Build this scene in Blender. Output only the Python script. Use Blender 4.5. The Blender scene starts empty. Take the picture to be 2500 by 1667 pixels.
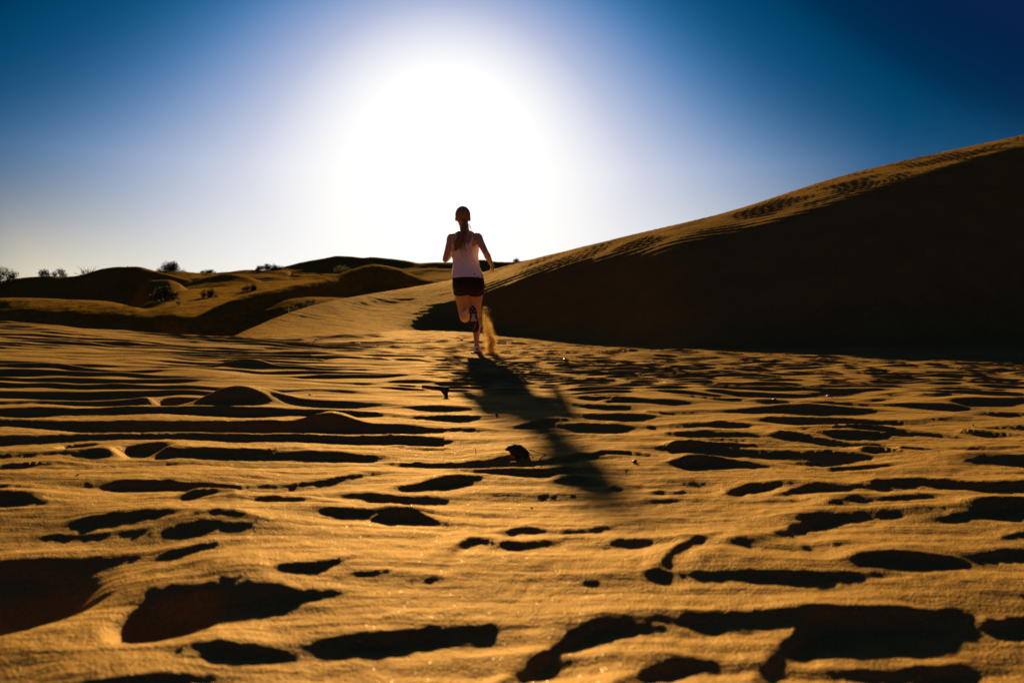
import bpy, bmesh, math, random
import numpy as np
from mathutils import Vector, Matrix
random.seed(7)
rng = np.random.default_rng(11)
R = math.radians
scene = bpy.context.scene
COL = scene.collection

# ------------------------------------------------------------------ camera
F, CX, CY, HY, H = 1667.0, 1250.0, 833.5, 785.5, 0.37   # focal length in photo pixels, centre, horizon row, eye height
PITCH = math.atan((CY - HY) / F)
cam_data = bpy.data.cameras.new('camera')
cam = bpy.data.objects.new('camera', cam_data)
COL.objects.link(cam)
cam.location = (0, 0, H)
cam.rotation_euler = (math.pi / 2 - PITCH, 0, 0)
cam_data.lens = 24.0
cam_data.sensor_width = 36.0
cam_data.clip_start = 0.02
cam_data.clip_end = 4000
cam_data.dof.use_dof = True
cam_data.dof.focus_distance = 3.2
cam_data.dof.aperture_fstop = 4.5
scene.camera = cam

def px2w(x, y, Y):
    """world point at depth Y (along +Y) seen at photo pixel (x, y)"""
    c, s = math.cos(PITCH), math.sin(PITCH)
    u, v = (x - CX) / F, -(y - CY) / F
    dy, dz = c + v * s, -s + v * c
    k = Y / dy
    return Vector((u * k, Y, H + dz * k))

def gpx(x, y):
    """point of the plane z = 0 seen at photo pixel (x, y)"""
    p = px2w(x, y, 1.0)
    k = -H / (p.z - H)
    return p.x * k, k

# ------------------------------------------------------------------ sun and sky
SUN_EL, SUN_AZ = R(14.6), R(-6.9)
S = Vector((math.sin(SUN_AZ) * math.cos(SUN_EL), math.cos(SUN_AZ) * math.cos(SUN_EL), math.sin(SUN_EL)))
sun_data = bpy.data.lights.new('sun', 'SUN')
sun_data.energy = 5.0
sun_data.angle = R(0.9)
sun_data.color = (1.0, 0.72, 0.38)
sun = bpy.data.objects.new('sun', sun_data)
COL.objects.link(sun)
sun.rotation_euler = (-S).to_track_quat('-Z', 'Y').to_euler()
sun.location = S * 60

vs = scene.view_settings
vs.view_transform = 'Standard'
vs.look = 'None'
vs.gamma = 1.0
vs.exposure = 1.27
vs.use_curve_mapping = False
EXPO = 2 ** vs.exposure

world = bpy.data.worlds.new('World')
scene.world = world
world.use_nodes = True
wn, wl = world.node_tree.nodes, world.node_tree.links
wn.clear()

def ramp(nodes, stops, mode='EASE'):
    n = nodes.new('ShaderNodeValToRGB')
    n.color_ramp.interpolation = mode
    e = n.color_ramp.elements
    while len(e) > 1:
        e.remove(e[0])
    e[0].position = stops[0][0]
    e[0].color = tuple(stops[0][1]) + (1,)
    for p, c in stops[1:]:
        q = e.new(p)
        q.color = tuple(c) + (1,)
    return n

def mth(nodes, links, op, a, b=None, clamp=False):
    n = nodes.new('ShaderNodeMath')
    n.operation = op
    n.use_clamp = clamp
    for i, v in enumerate((a, b)):
        if v is None:
            continue
        if isinstance(v, (int, float)):
            n.inputs[i].default_value = v
        else:
            links.new(v, n.inputs[i])
    return n.outputs[0]

tc = wn.new('ShaderNodeTexCoord')
nrm = wn.new('ShaderNodeVectorMath'); nrm.operation = 'NORMALIZE'
wl.new(tc.outputs['Generated'], nrm.inputs[0])
dot = wn.new('ShaderNodeVectorMath'); dot.operation = 'DOT_PRODUCT'
wl.new(nrm.outputs[0], dot.inputs[0]); dot.inputs[1].default_value = Vector((math.sin(R(-5.4)) * math.cos(SUN_EL), math.cos(R(-5.4)) * math.cos(SUN_EL), math.sin(SUN_EL)))
ang = mth(wn, wl, 'MULTIPLY', mth(wn, wl, 'ARCCOSINE', mth(wn, wl, 'MINIMUM', dot.outputs['Value'], 0.99999)), 180 / math.pi / 90.0, True)
sx = wn.new('ShaderNodeSeparateXYZ'); wl.new(nrm.outputs[0], sx.inputs[0])
elev = mth(wn, wl, 'MULTIPLY', mth(wn, wl, 'ARCSINE', sx.outputs['Z']), 180 / math.pi)
D = 1 / 90.0
# colour of the clear sky against the angle from the sun: a wide white aureole sinking to deep blue
sky_r = ramp(wn, [(0, (1.25, 1.24, 1.22)), (5 * D, (1.2, 1.19, 1.18)), (7 * D, (1.02, 1.02, 1.03)), (10 * D, (.84, .86, .93)), (13 * D, (.64, .68, .83)),
                  (16 * D, (.41, .47, .70)), (20 * D, (.22, .34, .61)), (25 * D, (.055, .20, .46)), (30 * D, (.008, .115, .29)), (35 * D, (.0, .070, .185)),
                  (40 * D, (.0, .055, .145)), (44 * D, (.0, .026, .082)), (54 * D, (.001, .010, .052)), (90 * D, (.012, .030, .105))], 'B_SPLINE')
high = mth(wn, wl, 'ADD', 1.0, mth(wn, wl, 'MULTIPLY', mth(wn, wl, 'MAXIMUM', mth(wn, wl, 'SUBTRACT', elev, 12.0), 0.0), .048))
wl.new(mth(wn, wl, 'MULTIPLY', ang, high), sky_r.inputs[0])
hor_r = ramp(wn, [(0, (1.25, 1.2, 1.08)), (13 * D, (1.1, 1.06, .98)), (18 * D, (1.04, 1.0, .90)), (24 * D, (.96, .88, .72)), (31 * D, (.92, .80, .57)), (38 * D, (.40, .40, .30)),
                  (50 * D, (.04, .05, .05)), (90 * D, (.004, .005, .006))], 'LINEAR')
wl.new(ang, hor_r.inputs[0])
e1 = mth(wn, wl, 'DIVIDE', mth(wn, wl, 'ABSOLUTE', elev), mth(wn, wl, 'ADD', 6.0, mth(wn, wl, 'MULTIPLY', mth(wn, wl, 'SUBTRACT', 1.0, mth(wn, wl, 'MULTIPLY', ang, 2.7), True), 10.0)))
wgt = mth(wn, wl, 'POWER', 2.718281828, mth(wn, wl, 'MULTIPLY', mth(wn, wl, 'POWER', e1, 1.9), -1.0))
mx = wn.new('ShaderNodeMix'); mx.data_type = 'RGBA'; mx.blend_type = 'MIX'
wl.new(wgt, mx.inputs['Factor']); wl.new(sky_r.outputs[0], mx.inputs['A']); wl.new(hor_r.outputs[0], mx.inputs['B'])
nish = wn.new('ShaderNodeTexSky'); nish.sky_type = 'NISHITA'; nish.sun_disc = False
nish.sun_elevation = SUN_EL
nish.sun_rotation = SUN_AZ
bg1 = wn.new('ShaderNodeBackground'); bg1.inputs['Strength'].default_value = 1.0 / EXPO
wl.new(mx.outputs['Result'], bg1.inputs['Color'])
bg2 = wn.new('ShaderNodeBackground'); bg2.inputs['Strength'].default_value = 0.0
wl.new(nish.outputs[0], bg2.inputs['Color'])
add = wn.new('ShaderNodeAddShader'); wl.new(bg1.outputs[0], add.inputs[0]); wl.new(bg2.outputs[0], add.inputs[1])
wo = wn.new('ShaderNodeOutputWorld'); wl.new(add.outputs[0], wo.inputs['Surface'])

# ------------------------------------------------------------------ materials
def new_mat(name):
    m = bpy.data.materials.new(name)
    m.use_nodes = True
    nt = m.node_tree
    b = nt.nodes['Principled BSDF']
    return m, nt.nodes, nt.links, b

def sand_material(name, grain_scale, striae, base=(.262, .130, .013), spec=.0, rough=.9, glitter=True, far=False):
    m, n, l, b = new_mat(name)
    geo = n.new('ShaderNodeNewGeometry')
    big = n.new('ShaderNodeTexNoise'); big.inputs['Scale'].default_value = 1.3 if not far else .25; big.inputs['Detail'].default_value = 5
    l.new(geo.outputs['Position'], big.inputs['Vector'])
    fine = n.new('ShaderNodeTexNoise'); fine.inputs['Scale'].default_value = grain_scale; fine.inputs['Detail'].default_value = 2
    l.new(geo.outputs['Position'], fine.inputs['Vector'])
    c1 = ramp(n, [(.3, tuple(v * .86 for v in base)), (.7, tuple(min(1, v * 1.1) for v in base))], 'LINEAR')
    l.new(big.outputs['Fac'], c1.inputs[0])
    c2 = ramp(n, [(.3, (.58, .56, .52)), (.55, (1, 1, 1)), (.75, (1.3, 1.28, 1.2))], 'LINEAR')
    l.new(fine.outputs['Fac'], c2.inputs[0])
    mu = n.new('ShaderNodeMix'); mu.data_type = 'RGBA'; mu.blend_type = 'MULTIPLY'; mu.inputs['Factor'].default_value = .8
    l.new(c1.outputs[0], mu.inputs['A']); l.new(c2.outputs[0], mu.inputs['B'])
    l.new(mu.outputs['Result'], b.inputs['Base Color'])
    b.inputs['Roughness'].default_value = rough
    b.inputs['Specular IOR Level'].default_value = spec
    b.inputs['Specular Tint'].default_value = (1, .8, .5, 1)
    # striae drawn by the wind, long across the view
    mp = n.new('ShaderNodeMapping'); mp.inputs['Scale'].default_value = (3.0, 26.0, 8.0) if not far else (1.1, .35, .6)
    mp.inputs['Rotation'].default_value = (0, 0, R(-6))
    l.new(geo.outputs['Position'], mp.inputs['Vector'])
    st = n.new('ShaderNodeTexNoise'); st.inputs['Scale'].default_value = 1.0 if not far else 3.0; st.inputs['Detail'].default_value = 4
    l.new(mp.outputs[0], st.inputs['Vector'])
    b1 = n.new('ShaderNodeBump'); b1.inputs['Strength'].default_value = 1.0; b1.inputs['Distance'].default_value = striae
    l.new(st.outputs['Fac'], b1.inputs['Height'])
    b2 = n.new('ShaderNodeBump'); b2.inputs['Strength'].default_value = .9
    b2.inputs['Distance'].default_value = (.0028 if grain_scale > 100 else .012) if not far else .012
    l.new(fine.outputs['Fac'], b2.inputs['Height']); l.new(b1.outputs[0], b2.inputs['Normal'])
    l.new(b2.outputs[0], b.inputs['Normal'])
    # quartz grains throw part of the low sun forward
    fw = n.new('ShaderNodeBsdfGlossy'); fw.inputs['Roughness'].default_value = .72
    fw.inputs['Color'].default_value = (1.0, .72, .36, 1); l.new(b2.outputs[0], fw.inputs['Normal'])
    mf = n.new('ShaderNodeMixShader'); mf.inputs[0].default_value = (.085 if grain_scale > 100 else .06) if not far else .01
    l.new(b.outputs[0], mf.inputs[1]); l.new(fw.outputs[0], mf.inputs[2])
    l.new(mf.outputs[0], n['Material Output'].inputs['Surface'])
    if glitter:
        vo = n.new('ShaderNodeTexVoronoi'); vo.inputs['Scale'].default_value = 480.0
        l.new(geo.outputs['Position'], vo.inputs['Vector'])
        sep = n.new('ShaderNodeSeparateColor'); l.new(vo.outputs['Color'], sep.inputs[0])
        pick = mth(n, l, 'GREATER_THAN', sep.outputs[0], .993)
        dot_ = mth(n, l, 'LESS_THAN', vo.outputs['Distance'], .28)
        fac = mth(n, l, 'MULTIPLY', pick, dot_)
        gl = n.new('ShaderNodeBsdfGlossy'); gl.inputs['Roughness'].default_value = .60
        gl.inputs['Color'].default_value = (.95, .8, .55, 1)
        ms = n.new('ShaderNodeMixShader')
        l.new(fac, ms.inputs[0]); l.new(mf.outputs[0], ms.inputs[1]); l.new(gl.outputs[0], ms.inputs[2])
        l.new(ms.outputs[0], n['Material Output'].inputs['Surface'])
    return m

M_sand = sand_material('rippled_sand', 260.0, .010)
M_dune = sand_material('dune_sand', 40.0, .05, glitter=False)
M_far = sand_material('far_dune_sand', 6.0, .07, glitter=False, far=True)

def simple_mat(name, col, rough=.7, spec=.3, var=.25, scale=30, trans=0.0, sss=0.0, sheen=0.0):
    m, n, l, b = new_mat(name)
    geo = n.new('ShaderNodeTexCoord')
    no = n.new('ShaderNodeTexNoise'); no.inputs['Scale'].default_value = scale; no.inputs['Detail'].default_value = 3
    l.new(geo.outputs['Object'], no.inputs['Vector'])
    c = ramp(n, [(.3, tuple(v * (1 - var) for v in col)), (.7, tuple(min(1, v * (1 + var)) for v in col))], 'LINEAR')
    l.new(no.outputs['Fac'], c.inputs[0])
    l.new(c.outputs[0], b.inputs['Base Color'])
    b.inputs['Roughness'].default_value = rough
    b.inputs['Specular IOR Level'].default_value = spec
    if sheen:
        b.inputs['Sheen Weight'].default_value = sheen
        b.inputs['Sheen Roughness'].default_value = .35
        b.inputs['Sheen Tint'].default_value = (1, .85, .6, 1)
    if sss:
        b.inputs['Subsurface Weight'].default_value = sss
        b.inputs['Subsurface Radius'].default_value = (.02, .008, .004)
        b.inputs['Subsurface Scale'].default_value = 1.0
    if trans:
        t = n.new('ShaderNodeBsdfTranslucent')
        l.new(c.outputs[0], t.inputs['Color'])
        ms = n.new('ShaderNodeMixShader'); ms.inputs[0].default_value = trans
        l.new(b.outputs[0], ms.inputs[1]); l.new(t.outputs[0], ms.inputs[2])
        l.new(ms.outputs[0], n['Material Output'].inputs['Surface'])
    return m

# ------------------------------------------------------------------ small helpers
def link_mesh(name, me, mat=None, parent=None, smooth=True):
    o = bpy.data.objects.new(name, me)
    COL.objects.link(o)
    if mat:
        me.materials.append(mat)
    if smooth:
        me.polygons.foreach_set('use_smooth', np.ones(len(me.polygons), dtype=bool))
    if parent:
        o.parent = parent
    return o

def tag(o, label=None, cat=None, group=None, kind=None):
    for k, v in (('label', label), ('category', cat), ('group', group), ('kind', kind)):
        if v:
            o[k] = v
    return o

def empty(name, loc, rz=0.0):
    o = bpy.data.objects.new(name, None)
    o.empty_display_size = .1
    o.location = loc
    o.rotation_euler = (0, 0, rz)
    COL.objects.link(o)
    return o

def grid_mesh(name, X, Y, Z, keep=None, normals=None):
    """X, Y, Z arrays [rows, cols]; keep = boolean array of faces"""
    nr, nc = X.shape
    idx = np.arange(nr * nc).reshape(nr, nc)
    q = np.stack([idx[:-1, :-1], idx[:-1, 1:], idx[1:, 1:], idx[1:, :-1]], -1)
    q = q.reshape(-1, 4) if keep is None else q[keep]
    co = np.stack([X, Y, Z], -1).reshape(-1, 3)
    used = np.zeros(nr * nc, bool); used[q.ravel()] = True
    remap = np.cumsum(used) - 1
    q = remap[q]; co = co[used]
    me = bpy.data.meshes.new(name)
    me.vertices.add(len(co)); me.vertices.foreach_set('co', co.astype(np.float32).ravel())
    me.loops.add(q.size); me.loops.foreach_set('vertex_index', q.astype(np.int32).ravel())
    me.polygons.add(len(q)); me.polygons.foreach_set('loop_start', np.arange(0, q.size, 4, dtype=np.int32))
    me.update(calc_edges=True)
    if normals is not None:
        me.polygons.foreach_set('use_smooth', np.ones(len(q), dtype=bool))
        me.normals_split_custom_set_from_vertices(normals.reshape(-1, 3)[used].tolist())
    return me

def sstep(x):
    x = np.clip(x, 0, 1)
    return x * x * (3 - 2 * x)

def pchip(xs, ys, x):
    """monotone cubic interpolation; xs [..., k] per column, evaluated at x [n] -> [n, cols]"""
    xs = np.asarray(xs, float); ys = np.asarray(ys, float)
    h = np.diff(xs, axis=1); d = np.diff(ys, axis=1) / h
    m = np.zeros_like(ys)
    a, b = d[:, :-1], d[:, 1:]
    w1, w2 = 2 * h[:, 1:] + h[:, :-1], h[:, 1:] + 2 * h[:, :-1]
    with np.errstate(divide='ignore', invalid='ignore'):
        hm = (w1 + w2) / (w1 / a + w2 / b)
    m[:, 1:-1] = np.where(a * b > 0, hm, 0)
    m[:, 0] = d[:, 0]; m[:, -1] = d[:, -1]
    out = np.zeros((len(x), xs.shape[0]))
    X = x[:, None]
    for k in range(xs.shape[1] - 1):
        x0, x1 = xs[:, k][None], xs[:, k + 1][None]
        t = np.clip((X - x0) / (x1 - x0), 0, 1)
        sel = (X >= x0) if k else np.ones_like(X * x0, bool)
        v = ((1 + 2 * t) * (1 - t) ** 2 * ys[:, k] + t * (1 - t) ** 2 * h[:, k] * m[:, k]
             + t * t * (3 - 2 * t) * ys[:, k + 1] + t * t * (t - 1) * h[:, k] * m[:, k + 1])
        out = np.where(sel, v, out)
    return out

def columns(table, tcols):
    """table: {photo x: [(depth, height), ...]} -> smooth interpolation of every control value across the view"""
    ks = sorted(table)
    ts = np.array([(k - CX) / F for k in ks])
    arr = np.array([table[k] for k in ks], float)            # [K, n, 2]
    n = arr.shape[1]
    vals = arr.reshape(len(ks), -1)
    out = pchip(np.repeat(ts[None], vals.shape[1], 0), vals.T, tcols)
    lo, hi = tcols < ts[0], tcols > ts[-1]
    out[lo] = vals[0]; out[hi] = vals[-1]
    out = out.reshape(len(tcols), n, 2)
    return out[:, :, 0], out[:, :, 1]

def zp(y, Y):
    """height at depth Y that shows at photo row y"""
    return H + (HY - y) / F * Y

# ------------------------------------------------------------------ ripple fields by band-passed complex noise
class Ripples:
    def __init__(self, n, cell, lam, ang_deg, spread_deg, band, seed):
        g = np.random.default_rng(seed)
        k = np.fft.fftfreq(n, cell)
        kx, ky = np.meshgrid(k, k)
        kr = np.hypot(kx, ky) + 1e-9
        a = np.arctan2(kx, ky) - R(ang_deg)
        a = (a + np.pi) % (2 * np.pi) - np.pi
        k0 = 1 / lam
        spec = np.exp(-((kr - k0) / (band * k0)) ** 2 - (a / R(spread_deg)) ** 2)
        z = np.fft.ifft2(spec * (g.standard_normal((n, n)) + 1j * g.standard_normal((n, n))))
        self.z = z / np.sqrt(np.mean(np.abs(z) ** 2))
        self.n, self.c = n, cell
    def at(self, x, y):
        u = x / self.c; v = y / self.c
        i = np.floor(u).astype(int); j = np.floor(v).astype(int)
        fu, fv = u - i, v - j
        i0, i1, j0, j1 = i % self.n, (i + 1) % self.n, j % self.n, (j + 1) % self.n
        z = self.z
        return (z[j0, i0] * (1 - fu) + z[j0, i1] * fu) * (1 - fv) + (z[j1, i0] * (1 - fu) + z[j1, i1] * fu) * fv

def ripple_shape(z, up=.24, sharp=1.0):
    """asymmetric profile: quick rise on the side turned to the camera, long fall towards the sun"""
    u = (np.angle(z) / (2 * np.pi)) % 1.0
    rise = sstep(u / up) ** sharp
    fall = 1 - np.sin(np.clip((u - up) / (1 - up), 0, 1) * np.pi / 2) ** 1.25
    return np.where(u < up, rise, fall) - .45

def value_noise(x, y, scale, seed):
    g = np.random.default_rng(seed)
    t = g.random((256, 256))
    u, v = x / scale, y / scale
    i, j = np.floor(u).astype(int), np.floor(v).astype(int)
    fu, fv = sstep(u - i), sstep(v - j)
    a, b = t[j % 256, i % 256], t[j % 256, (i + 1) % 256]
    c, d = t[(j + 1) % 256, i % 256], t[(j + 1) % 256, (i + 1) % 256]
    return (a * (1 - fu) + b * fu) * (1 - fv) + (c * (1 - fu) + d * fu) * fv

# ------------------------------------------------------------------ the near plain and the big dune (one height field, two sheets)
NC = 1150
inner = np.linspace(-.86, .86, NC)
tcol = np.concatenate([np.linspace(-2.2, -.87, 60), inner, np.linspace(.87, 2.2, 60)])
Y0 = .26
rows = [Y0]
while rows[-1] < 46:
    q = rows[-1]
    rows.append(q * (1.0058 if q < 3.4 else 1.0037 if q < 10.5 else 1.0046 if q < 24 else 1.016))
yrow = np.array(rows)
T, YY = np.meshgrid(tcol, yrow)
XX = T * YY

PLAIN = {
    -600: [(.2, .0), (3, .02), (6, .20), (9, .42), (10.6, .36), (14, -1.6), (46, -3)],
    0:    [(.2, .0), (3, .02), (6, .16), (9, zp(785, 9)), (10.6, .29), (14, -1.7), (46, -3)],
    253:  [(.2, .0), (3, .01), (6, .11), (9, zp(805, 9)), (10.6, .18), (14, -1.7), (46, -3)],
    446:  [(.2, .0), (3, .01), (6, .08), (9, zp(820, 9)), (10.6, .10), (14, -1.3), (46, -3)],
    560:  [(.2, .0), (3, .005), (6, .06), (9, zp(827, 9)), (11, .08), (15, -.8), (46, -3)],
    700:  [(.2, .0), (3, .0), (6, .04), (9, .10), (11.5, .10), (16, -.2), (46, -3)],
    850:  [(.2, .0), (3, .0), (6, .03), (9, .08), (12.5, .12), (17, .10), (46, -2)],
    1080: [(.2, .0), (3, .0), (6, .02), (9, .05), (15, .18), (19, .2), (46, -1)],
    1250: [(.2, .0), (3, .0), (6, .0), (9, .02), (13, .08), (18, .1), (46, -1)],
    1500: [(.2, .0), (3, .0), (6, .0), (9, .0), (12, .0), (18, .0), (46, 0)],
    2500: [(.2, .0), (3, .0), (6, .0), (9, .04), (12, .05), (18, .0), (46, 0)],
    3400: [(.2, .0), (3, .0), (6, .0), (9, .05), (12, .05), (18, .0), (46, 0)],
}
DUNE = {   # depth and height of: start, foot, mid face, terminator, crest, back
    440:  [(6, -2.5), (9.5, -.6), (10.5, -.35), (11.5, -.30), (13, -.35), (46, -6)],
    560:  [(6, -2.0), (10, -.05), (10.7, .02), (11.4, .05), (12.5, zp(829, 12.5)), (46, -5)],
    640:  [(6, -1.6), (10.5, .05), (11.3, .09), (12.4, zp(815, 12.4)), (14.4, zp(790, 14.4)), (46, -5)],
    740:  [(6, -1.4), (11.5, zp(828, 11.5)), (12.8, .16), (14.4, zp(788, 14.4)), (16.5, zp(752, 16.5)), (46, -4)],
    850:  [(6, -1.2), (12.5, zp(822, 12.5)), (13.8, .24), (16, zp(765, 16)), (18.7, zp(727, 18.7)), (46, -3)],
    950:  [(6, -1.0), (14, zp(811, 14)), (15.1, .33), (17.6, zp(752, 17.6)), (20.8, zp(711, 20.8)), (46, -2.5)],
    1083: [(6, -1.0), (15.5, zp(803, 15.5)), (16.3, .54), (17.2, zp(738, 17.2)), (22.6, zp(690, 22.6)), (46, -2)],
    1330: [(6, -.8), (12.4, zp(830, 12.4)), (13.9, .75), (15.8, zp(657, 15.8)), (21.5, zp(632, 21.5)), (46, -1)],
    1500: [(6, -.8), (10.6, zp(843, 10.6)), (12.4, .82), (14.9, zp(613, 14.9)), (19.5, zp(591, 19.5)), (46, -1)],
    1700: [(6, -.7), (9.2, zp(855, 9.2)), (11, .9), (13.4, zp(580, 13.4)), (18.5, zp(548, 18.5)), (46, 0)],
    2100: [(6, -.7), (8.8, zp(857, 8.8)), (11, 1.4), (14.4, zp(465, 14.4)), (21.5, zp(440, 21.5)), (46, 2.5)],
    2500: [(6, -.7), (9.4, zp(847, 9.4)), (12, 1.9), (16.2, zp(357, 16.2)), (25, zp(368, 25)), (46, 5.5)],
    3000: [(6, -.7), (10, .1), (13, 2.2), (17.5, 5.6), (27, 9.0), (46, 8)],
    3600: [(6, -.7), (11, .1), (14, 2.2), (18.5, 6.0), (28, 9.8), (46, 9)],
}
a, b = columns(PLAIN, tcol); Zp = pchip(a, b, yrow)
a, b = columns(DUNE, tcol)
kern = np.hanning(91); kern /= kern.sum()
for arr in (a, b):                                   # no kinks between the control columns
    for q in range(arr.shape[1]):
        sm_ = np.convolve(np.pad(arr[60:-60, q], 45, mode='edge'), kern, 'valid')
        arr[60:-60, q] = sm_
Zd = pchip(a, b, yrow)
is_dune = Zd > Zp
k_ = .05
hh = np.clip(.5 + .5 * (Zd - Zp) / k_, 0, 1)
Z = Zp * (1 - hh) + Zd * hh + k_ * hh * (1 - hh)

# --- ripples
rA = Ripples(1024, .02, .30, -3, 7, .10, 3)      # long-crested, left
rB = Ripples(1024, .02, .165, 7, 24, .24, 8)     # short-crested, right
rF = Ripples(1024, .02, .30, 4, 30, .30, 18)     # wider ones nearer by
rC = Ripples(1024, .02, .60, -8, 22, .30, 21)    # broad swells
rD = Ripples(1024, .02, .30, 30, 13, .20, 33)    # on the dune, running down the face
rE = Ripples(512, .008, .055, -4, 20, .35, 44)   # small striae
wob = value_noise(XX, YY, 1.7, 5) - .5
wx, wy = XX + .25 * wob, YY + .10 * (value_noise(XX + 50, YY, .9, 6) - .5)
left = sstep((-.02 - T + .10 * (value_noise(XX, YY * 2, 1.2, 9) - .5)) / .26)
zA = rA.at(wx, wy)
mid = sstep((YY - 2.6) / 1.3)
zB = rB.at(wx, wy) * mid + rF.at(wx, wy) * (1 - mid)
zm = zA * left + zB * (1 - left)
amp = np.clip(np.abs(zm), .0, 1.7) ** .8
patch = .55 + .75 * value_noise(XX * .5, YY, .8, 12)
far_fade = 1 - sstep((YY - 13) / 8)
near = sstep((YY - np.where(T < -.1, 1.35, 1.6)) / 1.0)
A0 = .0215 * (1 - (1 - left) * (.15 + .12 * mid)) * np.maximum(patch, .55 + .3 * (1 - left))
Z_r = A0 * amp * ripple_shape(zm, .22) * (.2 + .8 * near) * far_fade
zC = rC.at(wx, wy)
Z_r += .007 * np.clip(np.abs(zC), 0, 1.6) * ripple_shape(zC, .3) * (1 - left) * (.5 + .5 * near) * far_fade
zE = rE.at(wx, wy)
rG = Ripples(1024, .01, .13, -4, 15, .28, 71)
zG = rG.at(wx, wy)
Z_r += .0065 * np.clip(np.abs(zG) - .25, 0, 1.6) * ripple_shape(zG, .22) * (1 - near) * (.4 + .9 * value_noise(XX, YY, .35, 72))
Z_r += .0011 * np.clip(np.abs(zE) - .5, 0, 2) * ripple_shape(zE, .35) * (1 - sstep((YY - 3.2) / 2))
rH = Ripples(1024, .01, .22, 3, 22, .3, 91)
zH = rH.at(wx, wy)
Z_r += .0075 * np.clip(np.abs(zH) - .3, 0, 1.5) * ripple_shape(zH, .22) * (1 - near) * (.45 + .55 * sstep((YY - .8) / .6))
Z_r += (.0016 * (value_noise(XX, YY, .013, 81) - .5) + .0022 * (value_noise(XX, YY * 1.6, .036, 82) - .5)) * (1 - sstep((YY - 2.2) / 1.5))
Z_r += .032 * (value_noise(XX * .55 + .2 * YY, YY, .26, 33) - .5) + .010 * (value_noise(XX * .7, YY, .12, 34) - .5)
Z_r += .010 * (value_noise(XX, YY, .5, 31) - .5) + .03 * (value_noise(XX, YY, 1.6, 32) - .5) * sstep((YY - 1) / 3)
zD = rD.at(XX * .8, YY * 1.0)
steepness = np.gradient(Zd, axis=0) / np.gradient(YY, axis=0)
Z_d = .019 * np.clip(np.abs(zD), 0, 1.5) * ripple_shape(zD, .45) * sstep((YY - 11) / 4) + .014 * (value_noise(XX, YY, 3.4, 51) - .5) * sstep((YY - 10) / 6)
rough_l = sstep((1250 - (CX + F * T)) / 200)
Z_d = Z_d * (1 - .75 * rough_l) + rough_l * .014 * (value_noise(XX, YY * .8, .35, 61) + value_noise(XX, YY, .17, 62) * .5 - .7)
Z = Z + Z_r * (1 - hh) + Z_d * hh

# --- wind-cut scarps and hollows near the camera, read off the photograph (points in a 2352-wide frame, shadow thickness)
RIDGES = [
 ([(265,1104),(400,1101),(640,1091),(760,1086),(830,1076)],19), ([(880,1107),(960,1097),(1080,1081),(1140,1082),(1210,1092)],26),
 ([(860,1048),(960,1042),(1100,1038),(1170,1030)],15), ([(900,1016),(1060,1012)],9),
 ([(420,1035),(640,1031),(840,1022)],10), ([(0,1072),(80,1066),(165,1060)],15),
 ([(-60,1130),(60,1126),(165,1140)],36), ([(165,1178),(320,1171),(560,1190),(600,1200)],36), ([(425,1139),(490,1127),(556,1137)],24),
 ([(600,1147),(700,1146),(850,1160)],16), ([(860,1188),(910,1172),(970,1174),(1050,1188)],24), ([(360,1268),(440,1256),(530,1238)],27),
 ([(650,1312),(740,1302),(800,1285)],22), ([(1005,1266),(1060,1226),(1122,1214),(1145,1232),(1180,1240),(1260,1217),(1340,1209),(1410,1220)],36),
 ([(1135,1214),(1180,1200),(1300,1203),(1400,1190),(1460,1183)],8), ([(1500,1312),(1540,1262),(1620,1231),(1668,1213)],28),
 ([(1668,1238),(1710,1240),(1760,1215),(1830,1187),(1905,1156)],34), ([(1888,1142),(1960,1131),(2008,1124)],26), ([(1780,1121),(1850,1102),(1975,1108)],17),
 ([(1970,1092),(2100,1092),(2250,1102),(2420,1106)],22), ([(1930,1272),(2000,1262),(2150,1260),(2250,1264)],52), ([(2230,1270),(2290,1252),(2380,1246)],18),
 ([(2215,1157),(2300,1152),(2380,1158)],24), ([(1712,1530),(1745,1470),(1800,1420),(1860,1392),(1940,1378),(2070,1376)],58),
 ([(1370,1580),(1480,1508),(1580,1480),(1700,1490)],70), ([(1080,1590),(1200,1502),(1320,1422),(1400,1404),(1540,1413)],55),
 ([(720,1443),(850,1436),(1000,1427),(1135,1412)],40), ([(840,1425),(960,1401),(1100,1386),(1200,1381)],7), ([(0,1570),(100,1556),(300,1545),(470,1530),(620,1522)],60),
 ([(1540,1054),(1640,1047),(1720,1049),(1830,1056),(1900,1066)],22), ([(1500,1106),(1600,1100),(1640,1106)],12), ([(1660,1112),(1685,1096),(1755,1095)],15),
 ([(1270,1087),(1325,1074),(1400,1095),(1460,1107)],22), ([(1545,1023),(1600,1016),(1658,1020)],19), ([(1680,1026),(1760,1019),(1820,1014)],10),
 ([(1780,992),(1840,991),(1905,1001)],13), ([(1885,991),(2000,991),(2065,992)],12), ([(2070,1020),(2120,1018),(2185,1026)],15),
 ([(1985,1030),(2050,1030),(2110,1040)],15), ([(2205,975),(2265,980),(2335,986)],15), ([(1915,1070),(2030,1061)],10), ([(1640,966),(1720,970),(1790,971)],10),
 ([(1390,919),(1470,918)],9), ([(1490,940),(1545,941)],11), ([(1290,1040),(1400,1032),(1560,1046)],10), ([(1170,975),(1300,962),(1430,970),(1560,980)],9),
 ([(1600,1180),(1700,1178),(1760,1172)],7), ([(1560,1400),(1640,1398),(1700,1380)],9), ([(560,1478),(640,1468),(700,1478)],16),
 ([(2080,1480),(2200,1476),(2352,1440)],12), ([(2240,1392),(2352,1380)],18), ([(660,1366),(700,1360)],12), ([(1420,1560),(1500,1556),(1700,1530)],10),
 ([(2300,1226),(2400,1220)],14), ([(100,1215),(260,1222)],10), ([(800,1330),(900,1322),(1040,1330)],6),
]
SC = 2500 / 2352
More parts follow.
